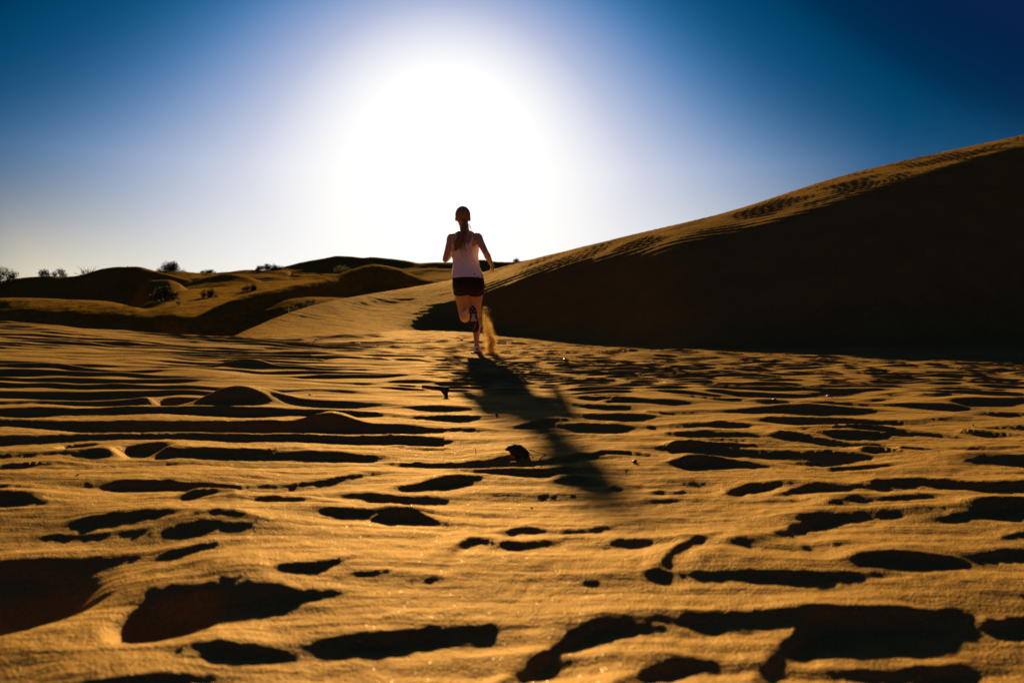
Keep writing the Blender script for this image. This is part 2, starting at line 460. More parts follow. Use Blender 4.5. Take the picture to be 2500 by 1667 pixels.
for n_r, (pts, th) in enumerate(RIDGES):
    # height that gives the shadow its thickness in the view, and the crest's place once raised by it
    dyc = sum(y for x, y in pts) / len(pts) * SC - HY
    best = None
    for Hr_ in np.linspace(.001, .07, 140):
        Yc_ = F * (H - Hr_) / dyc
        tip = F * H / max(Yc_ - Hr_ / math.tan(SUN_EL), .05)
        e_ = abs(tip - dyc - th * SC)
        if best is None or e_ < best[0]:
            best = (e_, Hr_)
    Hr = min(best[1] * (.95 if dyc < 500 else .78), .034 if dyc < 500 else .023)
    up = (H - Hr) / H
    g = [gpx(x * SC, y * SC) for x, y in pts]
    gx = np.array([p[0] for p in g]) * up; gy = np.array([p[1] for p in g]) * up
    ym = gy.mean()
    x0, x1 = gx[0], gx[-1]
    ext = .09 * ym
    x0 -= .01 * ym; x1 += .04 * min(ym, 1.5) - .012
    sel = (XX > x0 - ext) & (XX < x1 + ext) & (YY > gy.min() - .5) & (YY < gy.max() + .9)
    if not sel.any():
        continue
    x, y = XX[sel], YY[sel]
    # smooth crest line with a little wobble of its own
    yc = np.interp(x, gx, gy)
    for q in (.012, -.012, .024, -.024):
        yc = yc + np.interp(x + q * ym, gx, gy)
    yc = yc / 5 + .030 * ym * (value_noise(x, y * 0, .10 * ym, 100 + n_r) - .5) + .006 * ym * (value_noise(x, y * 0, .017 * ym, 500 + n_r) - .5)
    slope = (np.interp(x + .02, gx, gy) - np.interp(x - .02, gx, gy)) / .04
    d = (y - yc) / np.sqrt(1 + slope * slope)
    u = (x - x0) / (x1 - x0)
    e = max(.10, .05)
    tap = sstep((u + .07) / .24) * (1 - .72 * sstep((u - .3) / .7)) * sstep((1.12 - u) / .2)
    if x1 - x0 > .30 * ym and th < 25:
        tap = sstep((u + .05) / .16) * (1 - .35 * sstep((u - .3) / .7)) * sstep((1.1 - u) / .2)
    tap = tap * (.62 + .76 * value_noise(x, y * 0, .09 * ym, 300 + n_r))
    w1, w2 = max(Hr * 1.5, .007), min(Hr * 5.5, .55 * (x1 - x0), .16)
    prof = np.where(d < 0, np.exp(-(d / w1) ** 2), np.exp(-np.abs(d / w2) ** 1.5))
    trough = -.28 * np.exp(-((d + 2.6 * w1) / (2.2 * w1)) ** 2)
    Z[sel] += Hr * tap * (prof + trough)

def bump_at(px, py, sx_, sy_, h, sharp=2.0, rot=0.0):
    """a soft heap (h > 0) or print (h < 0) centred where the photo shows it"""
    x0, y0 = gpx(px, py)
    sel = (np.abs(XX - x0) < 4 * sx_ + .1) & (np.abs(YY - y0) < 4 * sy_ + .1)
    x, y = XX[sel] - x0, YY[sel] - y0
    c, s = math.cos(rot), math.sin(rot)
    xr, yr = c * x + s * y, -s * x + c * y
    Z[sel] += h * np.exp(-(np.hypot(xr / sx_, yr / sy_)) ** sharp)

# kicked-up heaps with their prints
bump_at(575, 994, .16, .085, .080, 2.2); bump_at(430, 988, .10, .10, -.055, 4); bump_at(640, 985, .16, .12, .03)
bump_at(395, 985, .10, .16, .012)
bump_at(800, 1032, .11, .09, .035); bump_at(745, 1030, .08, .06, -.02, 3)
bump_at(605, 908, .19, .20, .05, 2.2)
bump_at(592, 856, .20, .30, .04); bump_at(668, 842, .22, .35, .035); bump_at(66, 795, .16, .3, .03); bump_at(268, 808, .16, .3, .03)
bump_at(190, 1097, .040, .045, -.028, 4); bump_at(345, 1106, .062, .062, -.035, 4); bump_at(255, 1112, .09, .05, .010)
bump_at(395, 1100, .07, .06, .012)
# the deep prints at the lower left and their rims
bump_at(50, 1450, .075, .09, -.048, 3.2); bump_at(110, 1345, .10, .045, .014); bump_at(-60, 1400, .2, .15, -.03)
bump_at(405, 1500, .052, .052, -.042, 4); bump_at(400, 1436, .07, .025, .008); bump_at(600, 1420, .10, .05, .012, rot=-.6)
bump_at(560, 1560, .05, .04, .008); bump_at(250, 1620, .08, .04, .012); bump_at(520, 1290, .09, .05, .014)
bump_at(560, 1225, .05, .035, .008, 3)
# foreground and its sides tilted down, shaped to darken the lower corners
Z -= .008 * sstep((1.2 - YY) / .85)
Z -= .030 * sstep((1.25 - YY) / 1.0) * (sstep((T - .30) / .5) + .8 * sstep((-.45 - T) / .4)) * 1.0

dy_, dx_ = np.gradient(Z, axis=0), np.gradient(Z, axis=1)
Pr = np.stack([np.gradient(XX, axis=0), np.gradient(YY, axis=0), dy_], -1)
Pc = np.stack([np.gradient(XX, axis=1), np.gradient(YY, axis=1), dx_], -1)
NN = np.cross(Pc, Pr)
NN /= np.linalg.norm(NN, axis=-1, keepdims=True)
fd = is_dune[:-1, :-1] & (YY[:-1, :-1] > 8)
me = grid_mesh('sand_plain', XX, YY, Z, ~fd, NN)
plain = link_mesh('ground', me, M_sand); tag(plain, kind='structure')
me = grid_mesh('dune', XX, YY, Z, fd, NN)
dune = link_mesh('dune', me, M_dune); tag(dune, kind='structure')

def ground_z(x, y):
    """height of the near ground below a point"""
    j = int(np.clip(np.searchsorted(yrow, y), 1, len(yrow) - 1))
    i = int(np.clip(np.searchsorted(tcol, x / y), 1, len(tcol) - 1))
    return float(Z[j - 1:j + 1, i - 1:i + 1].mean())

# ground around and behind the camera, and out to the horizon
bm = bmesh.new()
def quad(bm, pts):
    bm.faces.new([bm.verts.new(p) for p in pts])
quad(bm, [(-80, -80, -.02), (80, -80, -.02), (80, Y0 + .004, -.02), (-80, Y0 + .004, -.02)])
for s in (-1, 1):
    p = [(s * 2.19 * Y0, Y0, -.02), (s * 80, Y0, -.02), (s * 80, 36, -.02), (s * 2.19 * 36, 36, -.02)]
    quad(bm, p if s > 0 else p[::-1])
bmesh.ops.triangulate(bm, faces=bm.faces[:])
me = bpy.data.meshes.new('ground'); bm.to_mesh(me); bm.free()
o = link_mesh('ground', me, M_sand, smooth=False); tag(o, kind='structure')
th = np.linspace(0, 2 * np.pi, 97); rr = np.array([30, 60, 120, 300, 900, 2500.0])
RR, TH = np.meshgrid(rr, th)
me = grid_mesh('ground', RR * np.cos(TH), RR * np.sin(TH), np.full_like(RR, -3.2) + 0 * RR)
me.flip_normals() if me.polygons[0].normal.z < 0 else None
o = link_mesh('ground', me, M_far); tag(o, kind='structure')

# ------------------------------------------------------------------ the dunes behind, each a sheet of its own at its own distance
def back_dune(table, y0, y1, nrow, seed, rough=.10, wave=3.0, name='dune', ncol=None):
    ks = sorted(table)
    t0, t1 = (ks[0] - CX) / F, (ks[-1] - CX) / F
    tc_ = np.linspace(t0, t1, ncol or max(80, int((ks[-1] - ks[0]) / 4)))
    yr_ = np.linspace(y0, y1, nrow)
    a, b = columns(table, tc_)
    Zb = pchip(a, b, yr_)
    Tb, Yb = np.meshgrid(tc_, yr_)
    Xb = Tb * Yb
    Zb = Zb + rough * (value_noise(Xb, Yb, wave, seed) - .5) + rough * .4 * (value_noise(Xb, Yb, wave * .35, seed + 1) - .5) \
         + rough * .16 * (value_noise(Xb, Yb, wave * .12, seed + 2) - .5)
    me = grid_mesh(name, Xb, Yb, Zb)
    o = link_mesh(name, me, M_far)
    tag(o, kind='structure')
    return o

# strip dune left: lit top, black face, opening to the scrub plain on its right
back_dune({
    -700: [(14, -2.2), (20, zp(754, 20)), (22.2, zp(724, 22.2)), (25, .4), (40, -1.5), (52, -2)],
    0:    [(14, -2.2), (20, zp(756, 20)), (22.2, zp(727, 22.2)), (25, .4), (40, -1.2), (52, -2)],
    253:  [(14, -2.2), (20, zp(765, 20)), (22.8, zp(737, 22.8)), (26, .2), (40, -.8), (52, -1)],
    372:  [(14, -2.2), (19.5, zp(772, 19.5)), (21.4, zp(755, 21.4)), (24, zp(739, 24)), (28, .4), (56, .3)],
    440:  [(14, -2.2), (18.5, zp(775, 18.5)), (20.8, zp(753, 20.8)), (24, zp(734, 24)), (29, zp(716, 29)), (56, zp(710, 56))],
    560:  [(14, -2.6), (18.5, zp(775, 18.5)), (21.5, zp(745, 21.5)), (25, zp(726, 25)), (29.5, zp(709, 29.5)), (56, zp(697, 56))],
    700:  [(14, -2.8), (20, zp(745, 20)), (25, zp(714, 25)), (29, zp(698, 29)), (36, zp(690, 36)), (56, zp(685, 56))],
    900:  [(14, -2.8), (24, zp(725, 24)), (30, zp(707, 30)), (36, zp(695, 36)), (44, zp(688, 44)), (56, zp(680, 56))],
    1150: [(14, -2.8), (24, zp(725, 24)), (30, zp(707, 30)), (36, zp(695, 36)), (44, zp(688, 44)), (56, zp(680, 56))],
}, 14, 56, 260, 200, .10)
# middle dune with its long dark face
back_dune({
    380:  [(11, -3), (13.5, -2.2), (15.5, -1.2), (17, -.6), (21, -2), (48, -6)],
    440:  [(11, -3), (13.5, -2.0), (15.5, -.8), (17.2, zp(800, 17.2)), (21, -2), (48, -6)],
    500:  [(11, -3), (14, -1.8), (16.2, -.4), (18.5, zp(761, 18.5)), (23, -.8), (48, -4)],
    604:  [(11, -3), (14.5, -1.4), (17.5, -.1), (20.5, zp(719, 20.5)), (26, .2), (48, -3)],
    708:  [(11, -3), (15, -1.3), (19, .1), (23, zp(698, 23)), (29, .6), (48, -3)],
    798:  [(12, -3), (16, -1.3), (21, .3), (26, zp(681, 26)), (33, .8), (48, -1)],
    857:  [(12, -3), (17, -1.3), (23.5, .6), (29, zp(660, 29)), (37, 1.2), (48, 0)],
    917:  [(12, -3), (18, -1.3), (25, .8), (31, zp(647, 31)), (40, 1.6), (48, 0)],
    970:  [(12, -3), (18, -1.3), (25, .6), (31.5, zp(656, 31.5)), (40, 1.4), (48, 0)],
    1020: [(12, -3), (18, -1.3), (25, .3), (31.5, zp(676, 31.5)), (40, 1.2), (48, 0)],
    1080: [(12, -3), (18, -1.3), (25, .2), (31, zp(688, 31)), (40, 1.0), (48, 0)],
    1200: [(12, -3), (18, -1.3), (25, .2), (31, zp(700, 31)), (40, 1.0), (48, 0)],
}, 11, 48, 230, 210, .05)
# lit shoulder behind the middle dune
back_dune({
    940:  [(38, .5), (44, 2.2), (50, zp(688, 50)), (56, zp(668, 56)), (60, 3.2)],
    1000: [(38, .5), (44, 2.4), (50, zp(680, 50)), (56, zp(662, 56)), (60, 3.6)],
    1060: [(38, .5), (44, 2.8), (50, zp(670, 50)), (56, zp(658, 56)), (60, 3.8)],
    1120: [(38, .5), (44, 3.0), (50, zp(668, 50)), (56, zp(660, 56)), (60, 3.8)],
    1190: [(38, .0), (44, 1.0), (50, 2.0), (56, 2.4), (60, 1.8)],
}, 38, 60, 90, 215, .10)
# black hill at the left
back_dune({
    -700: [(38, -1), (41, .4), (46, 2.4), (50, zp(690, 50)), (58, 1), (66, -1)],
    0:    [(38, -1), (41, .4), (46, 2.2), (50, zp(686, 50)), (58, 1), (66, -1)],
    48:   [(38, -1), (41, .4), (46, 2.3), (50, zp(679, 50)), (58, 1), (66, -1)],
    89:   [(38, -1), (41, .4), (46, 2.3), (50, zp(675, 50)), (58, 1), (66, -1)],
    179:  [(38, -1), (41, .5), (46, 2.3), (50, zp(676, 50)), (58, 1), (66, -1)],
    253:  [(37, -1), (40, .5), (46, 2.6), (50, zp(659, 50)), (58, 1), (66, -1)],
    298:  [(37, -1), (40, .5), (46, 2.8), (50, zp(654, 50)), (58, 1), (66, -1)],
    332:  [(37, -1), (40, .5), (46, 2.8), (50, zp(654, 50)), (58, 1), (66, -1)],
    381:  [(37, -1), (40, .5), (46, 2.4), (50, zp(664, 50)), (58, 1), (66, -1)],
    446:  [(37, -1), (40, .5), (46, 1.8), (50, zp(680, 50)), (58, 1), (66, -1)],
    520:  [(37, -1), (40, .3), (46, 1.2), (50, zp(700, 50)), (58, 0), (66, -1)],
}, 37, 66, 150, 220, .16)
# small sunlit hill in front of it
back_dune({
    290: [(30, -1), (33, -.6), (36, -.2), (39, .2), (42, -.5)],
    335: [(30, -1), (33, zp(765, 33)), (36, zp(740, 36)), (39, zp(712, 39)), (42, .5)],
    350: [(30, -.8), (33, zp(752, 33)), (36, zp(716, 36)), (39, zp(692, 39)), (42, 1.2)],
    375: [(30, -.4), (33, zp(738, 33)), (36, zp(706, 36)), (39, zp(685, 39)), (42, 1.6)],
    410: [(30, -.4), (33, zp(737, 33)), (36, zp(706, 36)), (39, zp(684, 39)), (42, 1.6)],
    436: [(30, -.4), (33, zp(738, 33)), (36, zp(712, 36)), (39, zp(692, 39)), (42, 1.6)],
    456: [(30, -.4), (33, zp(742, 33)), (36, zp(720, 36)), (39, zp(706, 39)), (42, 1.0)],
    490: [(30, -1), (33, zp(752, 33)), (36, zp(736, 36)), (39, zp(728, 39)), (42, .2)],
}, 30, 42, 80, 240, .06, ncol=110)
# dark hill right of it
back_dune({
    420: [(37, -.5), (39.5, zp(718, 39.5)), (43, zp(712, 43)), (46, zp(707, 46)), (56, .2), (60, -1)],
    458: [(37, -.5), (39.5, zp(715, 39.5)), (43, zp(700, 43)), (46, zp(690, 46)), (56, .2), (60, -1)],
    520: [(37, -.5), (39.5, zp(713, 39.5)), (43, zp(690, 43)), (46, zp(674, 46)), (56, .2), (60, -1)],
    560: [(37, -.5), (39.5, zp(713, 39.5)), (43, zp(688, 43)), (46, zp(668, 46)), (56, .2), (60, -1)],
    597: [(37, -.5), (39.5, zp(713, 39.5)), (43, zp(692, 43)), (46, zp(673, 46)), (56, .5), (60, -1)],
    640: [(37, -.5), (39.5, zp(711, 39.5)), (43, zp(699, 43)), (46, zp(687, 46)), (56, 1), (60, -1)],
    700: [(37, -.5), (39.5, zp(709, 39.5)), (43, zp(706, 43)), (46, zp(703, 46)), (56, 1), (60, -1)],
}, 37, 60, 110, 250, .08)
# skyline swell behind, lit
back_dune({
    340: [(54, 0), (58, zp(690, 58)), (64, zp(676, 64)), (70, zp(668, 70)), (84, 1)],
    400: [(54, 0), (58, zp(688, 58)), (64, zp(673, 64)), (70, zp(664, 70)), (84, 1)],
    446: [(54, 0), (58, zp(688, 58)), (64, zp(673, 64)), (70, zp(665, 70)), (84, 1)],
    503: [(54, 0), (58, zp(688, 58)), (64, zp(675, 64)), (70, zp(669, 70)), (84, 1)],
    610: [(54, 0), (58, zp(688, 58)), (64, zp(672, 64)), (70, zp(662, 70)), (84, 1)],
    655: [(54, 0), (58, zp(686, 58)), (64, zp(671, 64)), (70, zp(661, 70)), (84, 1)],
    700: [(54, 0), (58, zp(686, 58)), (64, zp(673, 64)), (70, zp(660, 70)), (84, 2)],
    760: [(54, 0), (58, 1), (64, 1), (70, 2.0), (84, 0)],
}, 54, 84, 110, 260, .2)
# the scrub plain rising to the far dune
back_dune({
    560:  [(50, .6), (56, zp(698, 56)), (66, zp(676, 66)), (72, zp(672, 72))],
    700:  [(50, 1.0), (56, zp(690, 56)), (66, zp(672, 66)), (72, zp(668, 72))],
    1150: [(50, 1.0), (56, zp(684, 56)), (66, zp(668, 66)), (72, zp(664, 72))],
}, 50, 72, 90, 270, .22, 2.0)
# far centre dune
back_dune({
    660:  [(66, 3.5), (69, zp(668, 69)), (73, zp(660, 73)), (78, zp(658, 78)), (110, 0)],
    693:  [(66, 3.5), (69, zp(669, 69)), (73, zp(660, 73)), (78, zp(652, 78)), (110, 0)],
    744:  [(66, 3.5), (69, zp(670, 69)), (73, zp(656, 73)), (78, zp(641, 78)), (110, 0)],
    786:  [(66, 3.5), (69, zp(670, 69)), (73, zp(652, 73)), (78, zp(632, 78)), (110, 0)],
    825:  [(66, 3.5), (69, zp(670, 69)), (73, zp(649, 73)), (78, zp(626, 78)), (110, 0)],
    855:  [(66, 3.5), (69, zp(670, 69)), (73, zp(650, 73)), (78, zp(628, 78)), (110, 0)],
    887:  [(66, 3.5), (69, zp(670, 69)), (73, zp(652, 73)), (78, zp(631, 78)), (110, 0)],
    908:  [(66, 3.5), (69, zp(670, 69)), (73, zp(651, 73)), (78, zp(629, 78)), (110, 0)],
    946:  [(66, 3.5), (69, zp(670, 69)), (73, zp(653, 73)), (78, zp(632, 78)), (110, 0)],
    991:  [(66, 3.5), (69, zp(668, 69)), (73, zp(655, 73)), (78, zp(638, 78)), (110, 0)],
    1024: [(66, 3.5), (69, zp(668, 69)), (73, zp(657, 73)), (78, zp(643, 78)), (110, 0)],
    1055: [(66, 3.5), (69, zp(668, 69)), (73, zp(655, 73)), (78, zp(641, 78)), (110, 0)],
    1104: [(66, 3.5), (69, zp(668, 69)), (73, zp(655, 73)), (78, zp(641, 78)), (110, 0)],
    1150: [(66, 3.5), (69, zp(668, 69)), (73, zp(655, 73)), (78, zp(640, 78)), (110, 0)],
}, 66, 110, 150, 280, .10)
# dunes beyond the runner, to the right
back_dune({
    1100: [(58, 2), (61, zp(680, 61)), (66, zp(662, 66)), (71, zp(643, 71)), (95, 0)],
    1180: [(58, 2), (61, zp(680, 61)), (66, zp(658, 66)), (71, zp(635, 71)), (95, 0)],
    1215: [(58, 2), (61, zp(680, 61)), (66, zp(660, 66)), (71, zp(640, 71)), (95, 0)],
    1250: [(58, 2), (61, zp(680, 61)), (66, zp(660, 66)), (71, zp(641, 71)), (95, 0)],
    1300: [(58, 2), (61, zp(680, 61)), (66, zp(656, 66)), (71, zp(634, 71)), (95, 0)],
    1420: [(58, 2), (61, zp(680, 61)), (66, zp(654, 66)), (71, zp(630, 71)), (95, 0)],
}, 58, 95, 110, 290, .10)

# ------------------------------------------------------------------ shrubs and scrub
M_leaf = simple_mat('dusty_leaf', (.030, .032, .012), .8, .1, .4, 3, trans=.06)
M_leaf_pale = simple_mat('pale_dry_leaf', (.10, .085, .028), .8, .1, .3, 3, trans=.30)
M_wood = simple_mat('dry_wood', (.075, .045, .025), .85, .2, .35, 40)

def tube_geo(bm, pts, radii, n=6):
    """tapered tube along points, closed at both ends"""
    rings = []
    for i, p in enumerate(pts):
        a = pts[max(0, i - 1)]; c = pts[min(len(pts) - 1, i + 1)]
        d = (Vector(c) - Vector(a)).normalized()
        u = d.orthogonal().normalized(); v = d.cross(u)
        rings.append([bm.verts.new(Vector(p) + (u * math.cos(2 * math.pi * k / n) + v * math.sin(2 * math.pi * k / n)) * radii[i]) for k in range(n)])
    for r0, r1 in zip(rings, rings[1:]):
        for k in range(n):
            bm.faces.new([r0[k], r0[(k + 1) % n], r1[(k + 1) % n], r1[k]])
    bm.faces.new(rings[0][::-1]); bm.faces.new(rings[-1])

def bm_obj(name, bm, mat, parent=None, smooth=True):
    bmesh.ops.recalc_face_normals(bm, faces=bm.faces[:])
    me = bpy.data.meshes.new(name)
    bm.to_mesh(me); bm.free()
    return link_mesh(name, me, mat, parent, smooth)

def shrub(px, py, Y, w, h, label, seed, leaves=1500, lumps=7, leaf=.07, mat=None, bare=0, open_=.0, cat='shrub', group='shrubs scattered over the dunes'):
    """px, py: foot of the shrub in the photo at depth Y; w, h in metres"""
    rnd = random.Random(seed)
    base = px2w(px, py, Y)
    o = empty('shrub', base, rnd.uniform(0, 6))
    o.rotation_euler = (0, 0, 0)
    tag(o, label, cat, group)
    bl = bmesh.new(); bs = bmesh.new()
    cl = []
    for i in range(lumps):
        a = (i + .5) / lumps
        x = (a - .5) * w * .78 + rnd.uniform(-.06, .06) * w
        top = h * (1 - .75 * abs(2 * a - 1) ** 2.2) * rnd.uniform(.72, 1.0)
        r = min(w / lumps * 1.25, top * .42) * rnd.uniform(.85, 1.15)
        cl.append((Vector((x, rnd.uniform(-.2, .2) * w, top - r)), r))
        if top > 2.6 * r:
            cl.append((Vector((x + rnd.uniform(-.3, .3) * r, rnd.uniform(-.15, .15) * w, max(top - 2.4 * r, r * .7))), r * 1.05))
    for c, r in cl:
        mid = Vector((c.x * .55, c.y * .5, c.z * .45))
        rad = .010 * h + .012
        tube_geo(bs, [Vector((c.x * .2, c.y * .2, -.25)), mid, c], [rad, rad * .7, rad * .25], 5)
        for k in range(5):
            e = c + Vector((rnd.gauss(0, 1), rnd.gauss(0, 1), rnd.gauss(.3, 1))).normalized() * r * rnd.uniform(.8, 1.25)
            tube_geo(bs, [mid.lerp(c, .6), c.lerp(e, .5), e], [rad * .4, rad * .25, rad * .08], 3)
    for k in range(bare):
        a = rnd.uniform(-.45, .45)
        e = Vector((a * w, rnd.uniform(-.2, .2) * w, h * rnd.uniform(.9, 1.5)))
        tube_geo(bs, [Vector((a * w * .5, 0, 0)), e * .6, e], [.014, .009, .003], 3)
    tot = sum(r * r for c, r in cl)
    for c, r in cl:
        n = int(leaves * r * r / tot)
        for _ in range(n):
            d = Vector((rnd.gauss(0, 1), rnd.gauss(0, 1), rnd.gauss(0, 1))).normalized()
            rr_ = r * (rnd.random() ** .45) * (1 + .28 * math.sin(5 * d.x + seed) * math.cos(4 * d.z + c.x * 7))
            p = c + d * rr_
            if rnd.random() < open_ * (.5 + .5 * math.sin(9 * p.x / r + 5 * p.z / r)):
                continue
            if p.z < -.15:
                p.z = rnd.uniform(0, .2) * h
            s = leaf * rnd.uniform(.5, 1.25)
            u = Vector((rnd.gauss(0, 1), rnd.gauss(0, 1), rnd.gauss(.4, 1))).normalized()
            v = u.orthogonal().normalized(); v.rotate(Matrix.Rotation(rnd.uniform(0, 6.3), 3, u))
            bl.faces.new([bl.verts.new(p - v * s * .22), bl.verts.new(p + u * s * .5 - v * s * .05), bl.verts.new(p + u * s), bl.verts.new(p + v * s * .3 + u * s * .35)])
    f = link_from(bl, 'crown', mat or M_leaf, o)
    st = bm_obj('stem', bs, M_wood, o)
    return o

def link_from(bm, name, mat, parent):
    me = bpy.data.meshes.new(name)
    bm.to_mesh(me); bm.free()
    return link_mesh(name, me, mat, parent, smooth=False)

shrub(12, 691, 48, 2.1, 1.25, 'open dark shrub at the far left edge of the skyline', 1, 2600, 6, .12, open_=.55)
shrub(106, 679, 50, .95, .78, 'small round shrub on the skyline, left of the pair with gaps between', 2, 1200, 4, .10, open_=.4)
shrub(144, 679, 51, 1.25, .78, 'low open shrub on the skyline, right beside the small round one', 3, 1300, 5, .10, open_=.5)
shrub(212, 673, 50, 1.7, .52, 'wispy shrub with bare upright twigs on the left slope of the black hill', 4, 700, 6, .08, bare=16, open_=.7)
shrub(316, 657, 50.2, 1.3, .22, 'flat line of low scrub along the top of the black hill', 5, 500, 7, .06)
shrub(416, 669, 69.3, 2.9, 1.45, 'tallest dense bush, rounded and black, on the skyline right of the black hill', 6, 3400, 8, .14)
shrub(510, 674, 69.3, 2.3, .72, 'flat dark bush on the skyline between the tall rounded bush and the long bush', 7, 1800, 8, .12)
shrub(656, 665, 69.3, 3.4, 1.05, 'long low dark bush on the skyline beside the far centre dune', 8, 3200, 11, .13)
shrub(405, 737, 24.2, 1.22, .66, 'large dark double-topped bush in front of the small sunlit hill', 9, 3200, 6, .06)
shrub(509, 730, 25.2, .70, .42, 'middle one of three dark bushes on the scrub slope, below the dark hill', 10, 1800, 5, .05)
shrub(610, 714, 28.2, .85, .42, 'dark flat-topped bush on the pale slope beside the middle dune', 11, 1900, 6, .05)
shrub(836, 664, 66, 2.1, .80, 'pale olive bush half lit on the foot of the far centre dune', 12, 1200, 6, .10, mat=M_leaf_pale, open_=.6)
shrub(1261, 642, 70.5, .85, .60, 'tiny golden backlit bush on the ridge right of the runner', 13, 900, 4, .10, mat=M_leaf_pale, open_=.3)
shrub(710, 757, 17.3, .42, .15, 'small dry tuft in the dark hollow below the sloping ridge', 14, 700, 5, .035, mat=M_leaf_pale, open_=.5)
shrub(760, 745, 17.6, .55, .17, 'pale dry scrub tuft on the sunlit sloping ridge', 15, 900, 6, .035, mat=M_leaf_pale, open_=.4)
shrub(556, 825, 12.2, .30, .08, 'tiny dark tuft at the low tip of the sloping ridge', 16, 400, 4, .02)
shrub(436, 742, 21.8, .30, .10, 'small pale tuft at the foot of the double-topped bush', 17, 400, 4, .03, mat=M_leaf_pale)

# ------------------------------------------------------------------ bits lying on the sand
M_bark = simple_mat('weathered_bark', (.085, .052, .03), .85, .12, .4, 90)
M_stone = simple_mat('dark_pebble', (.06, .045, .035), .6, .4, .3, 40)
M_straw = simple_mat('dry_straw', (.13, .085, .035), .6, .4, .3, 80)
M_twig = simple_mat('dark_twig', (.055, .035, .02), .8, .2, .3, 60)
M_white = simple_mat('bleached_shell', (.75, .68, .55), .4, .5, .1, 60)

def on_sand(px, py):
    x, y = gpx(px, py)
    for _ in range(12):            # walk along the view ray until it meets the real surface
        z = ground_z(x, y)
        k = (H - z) / (HY * 0 + (py - HY) / F)
        y = .5 * y + .5 * k
        x = (px - CX) / F * y
    return Vector((x, y, ground_z(x, y)))

def lay(name, px, py, build, mat, label, cat, group=None):
    p = on_sand(px, py)
    bm = bmesh.new()
    build(bm, p)
    o = bm_obj(name, bm, mat)
    o.location = p
    return tag(o, label, cat, group)

def px_size(p, n):
    return n / F * p.y

def twig_builder(offs, r=.6, hang=True):
    """offs: photo pixel offsets (dx, up) of the twig's points from its foot, lying roughly in the upright plane"""
    def f(bm, p):
        pts = [Vector((px_size(p, dx), px_size(p, dz) if len(q) else 0, px_size(p, up))) for dx, up, dz, *q in [(a, b, c, 1) for a, b, c in offs]]
        rad = px_size(p, r)
        n = len(pts)
        fine = []
        for i in range(n - 1):
            for k in range(4):
                t_ = k / 4
                fine.append(pts[i].lerp(pts[i + 1], t_))
        fine.append(pts[-1])
        m = len(fine)
        sm = [fine[0]] + [(fine[i - 1] + fine[i] * 2 + fine[i + 1]) / 4 for i in range(1, m - 1)] + [fine[-1]]
        tube_geo(bm, sm, [rad * (1 - .6 * i / (m - 1)) for i in range(m)], 5)
    return f

# a broken plate of bark propped on a short foot
def bark(bm, p):
    W = px_size(p, 66)
    rnd = random.Random(5)
    n = 14
    top, bot = [], []
    for i in range(n + 1):
        t_ = i / n
        x = (t_ - .5) * W
        y = .012 * math.sin(3 * t_)
        dw = .016 * (.55 + .5 * math.sin(math.pi * min(1, t_ * 1.1 + .1))) + rnd.uniform(-.002, .002)
        z = .050 - .010 * t_ + rnd.uniform(-.0008, .0008)
        th_ = .013 + .010 * t_
        top.append([bm.verts.new((x, y - dw, z)), bm.verts.new((x, y, z + .003)), bm.verts.new((x, y + dw, z - .001))])
        bot.append([bm.verts.new((x, y - dw, z - th_)), bm.verts.new((x, y, z - th_)), bm.verts.new((x, y + dw, z - th_))])
    for i in range(n):
        for k in range(2):
            bm.faces.new([top[i][k], top[i + 1][k], top[i + 1][k + 1], top[i][k + 1]])
            bm.faces.new([bot[i][k], bot[i][k + 1], bot[i + 1][k + 1], bot[i + 1][k]])
        bm.faces.new([bot[i][0], bot[i + 1][0], top[i + 1][0], top[i][0]])
        bm.faces.new([top[i][2], top[i + 1][2], bot[i + 1][2], bot[i][2]])
    for q in (0, n):
        bm.faces.new([top[q][0], top[q][1], top[q][2], bot[q][2], bot[q][1], bot[q][0]])
    # ragged foot under the right end
    a = [(.08, .040), (.47, .036), (.45, -.008), (.38, -.010), (.22, .018)]
    fr = [bm.verts.new((u * W, -.006, z)) for u, z in a]; bk = [bm.verts.new((u * W, .006, z)) for u, z in a]
    bm.faces.new(fr); bm.faces.new(bk[::-1])
    for i in range(len(a)):
        j = (i + 1) % len(a)
        bm.faces.new([fr[i], bk[i], bk[j], fr[j]])
lay('bark_piece', 1063, 966, bark, M_bark, 'flat weathered piece of bark propped on its broken foot beside the runner\'s shadow', 'bark')

# a curled dead leaf, arched like a shell, with its stalks
pl = on_sand(1262, 1113)
leaf = empty('dead_leaf', pl)
leaf.scale = (.82, .82, .74)
tag(leaf, 'curled dark dead leaf arching over the sand at the edge of the shadow', 'leaf')
bm = bmesh.new()
nu, nv = 18, 9
W = px_size(pl, 76); Hh = px_size(pl, 42)
rim = [(-36, 25), (-27, 33), (-14, 38), (2, 39), (15, 34), (27, 24), (36, 10), (40, -6)]
low = [(-36, 24), (-24, 18), (-14, 6), (-5, -3), (8, -6), (18, 2), (25, -7), (33, -10)]
def leaf_pt(i, j):
    u, v = i / nu * (len(rim) - 1), j / nv
    k = min(int(u), len(rim) - 2); f_ = u - k
    a_ = [rim[k][q] * (1 - f_) + rim[k + 1][q] * f_ for q in (0, 1)]
    b_ = [low[k][q] * (1 - f_) + low[k + 1][q] * f_ for q in (0, 1)]
    x = a_[0] * (1 - v) + b_[0] * v; z = a_[1] * (1 - v) + b_[1] * v
    bul = math.sin(math.pi * min(1, (i / nu) * .92 + .04))
    y = .022 * bul * (1 - 1.5 * v) - .022 * bul * math.sin(math.pi * v) + .0016 * math.sin(i * 1.9 + j)
    z += 2.2 * math.sin(i * 1.3 + 2 * j) * v * (1 if v > .7 else .3)
    return Vector((px_size(pl, x), y, px_size(pl, z)))
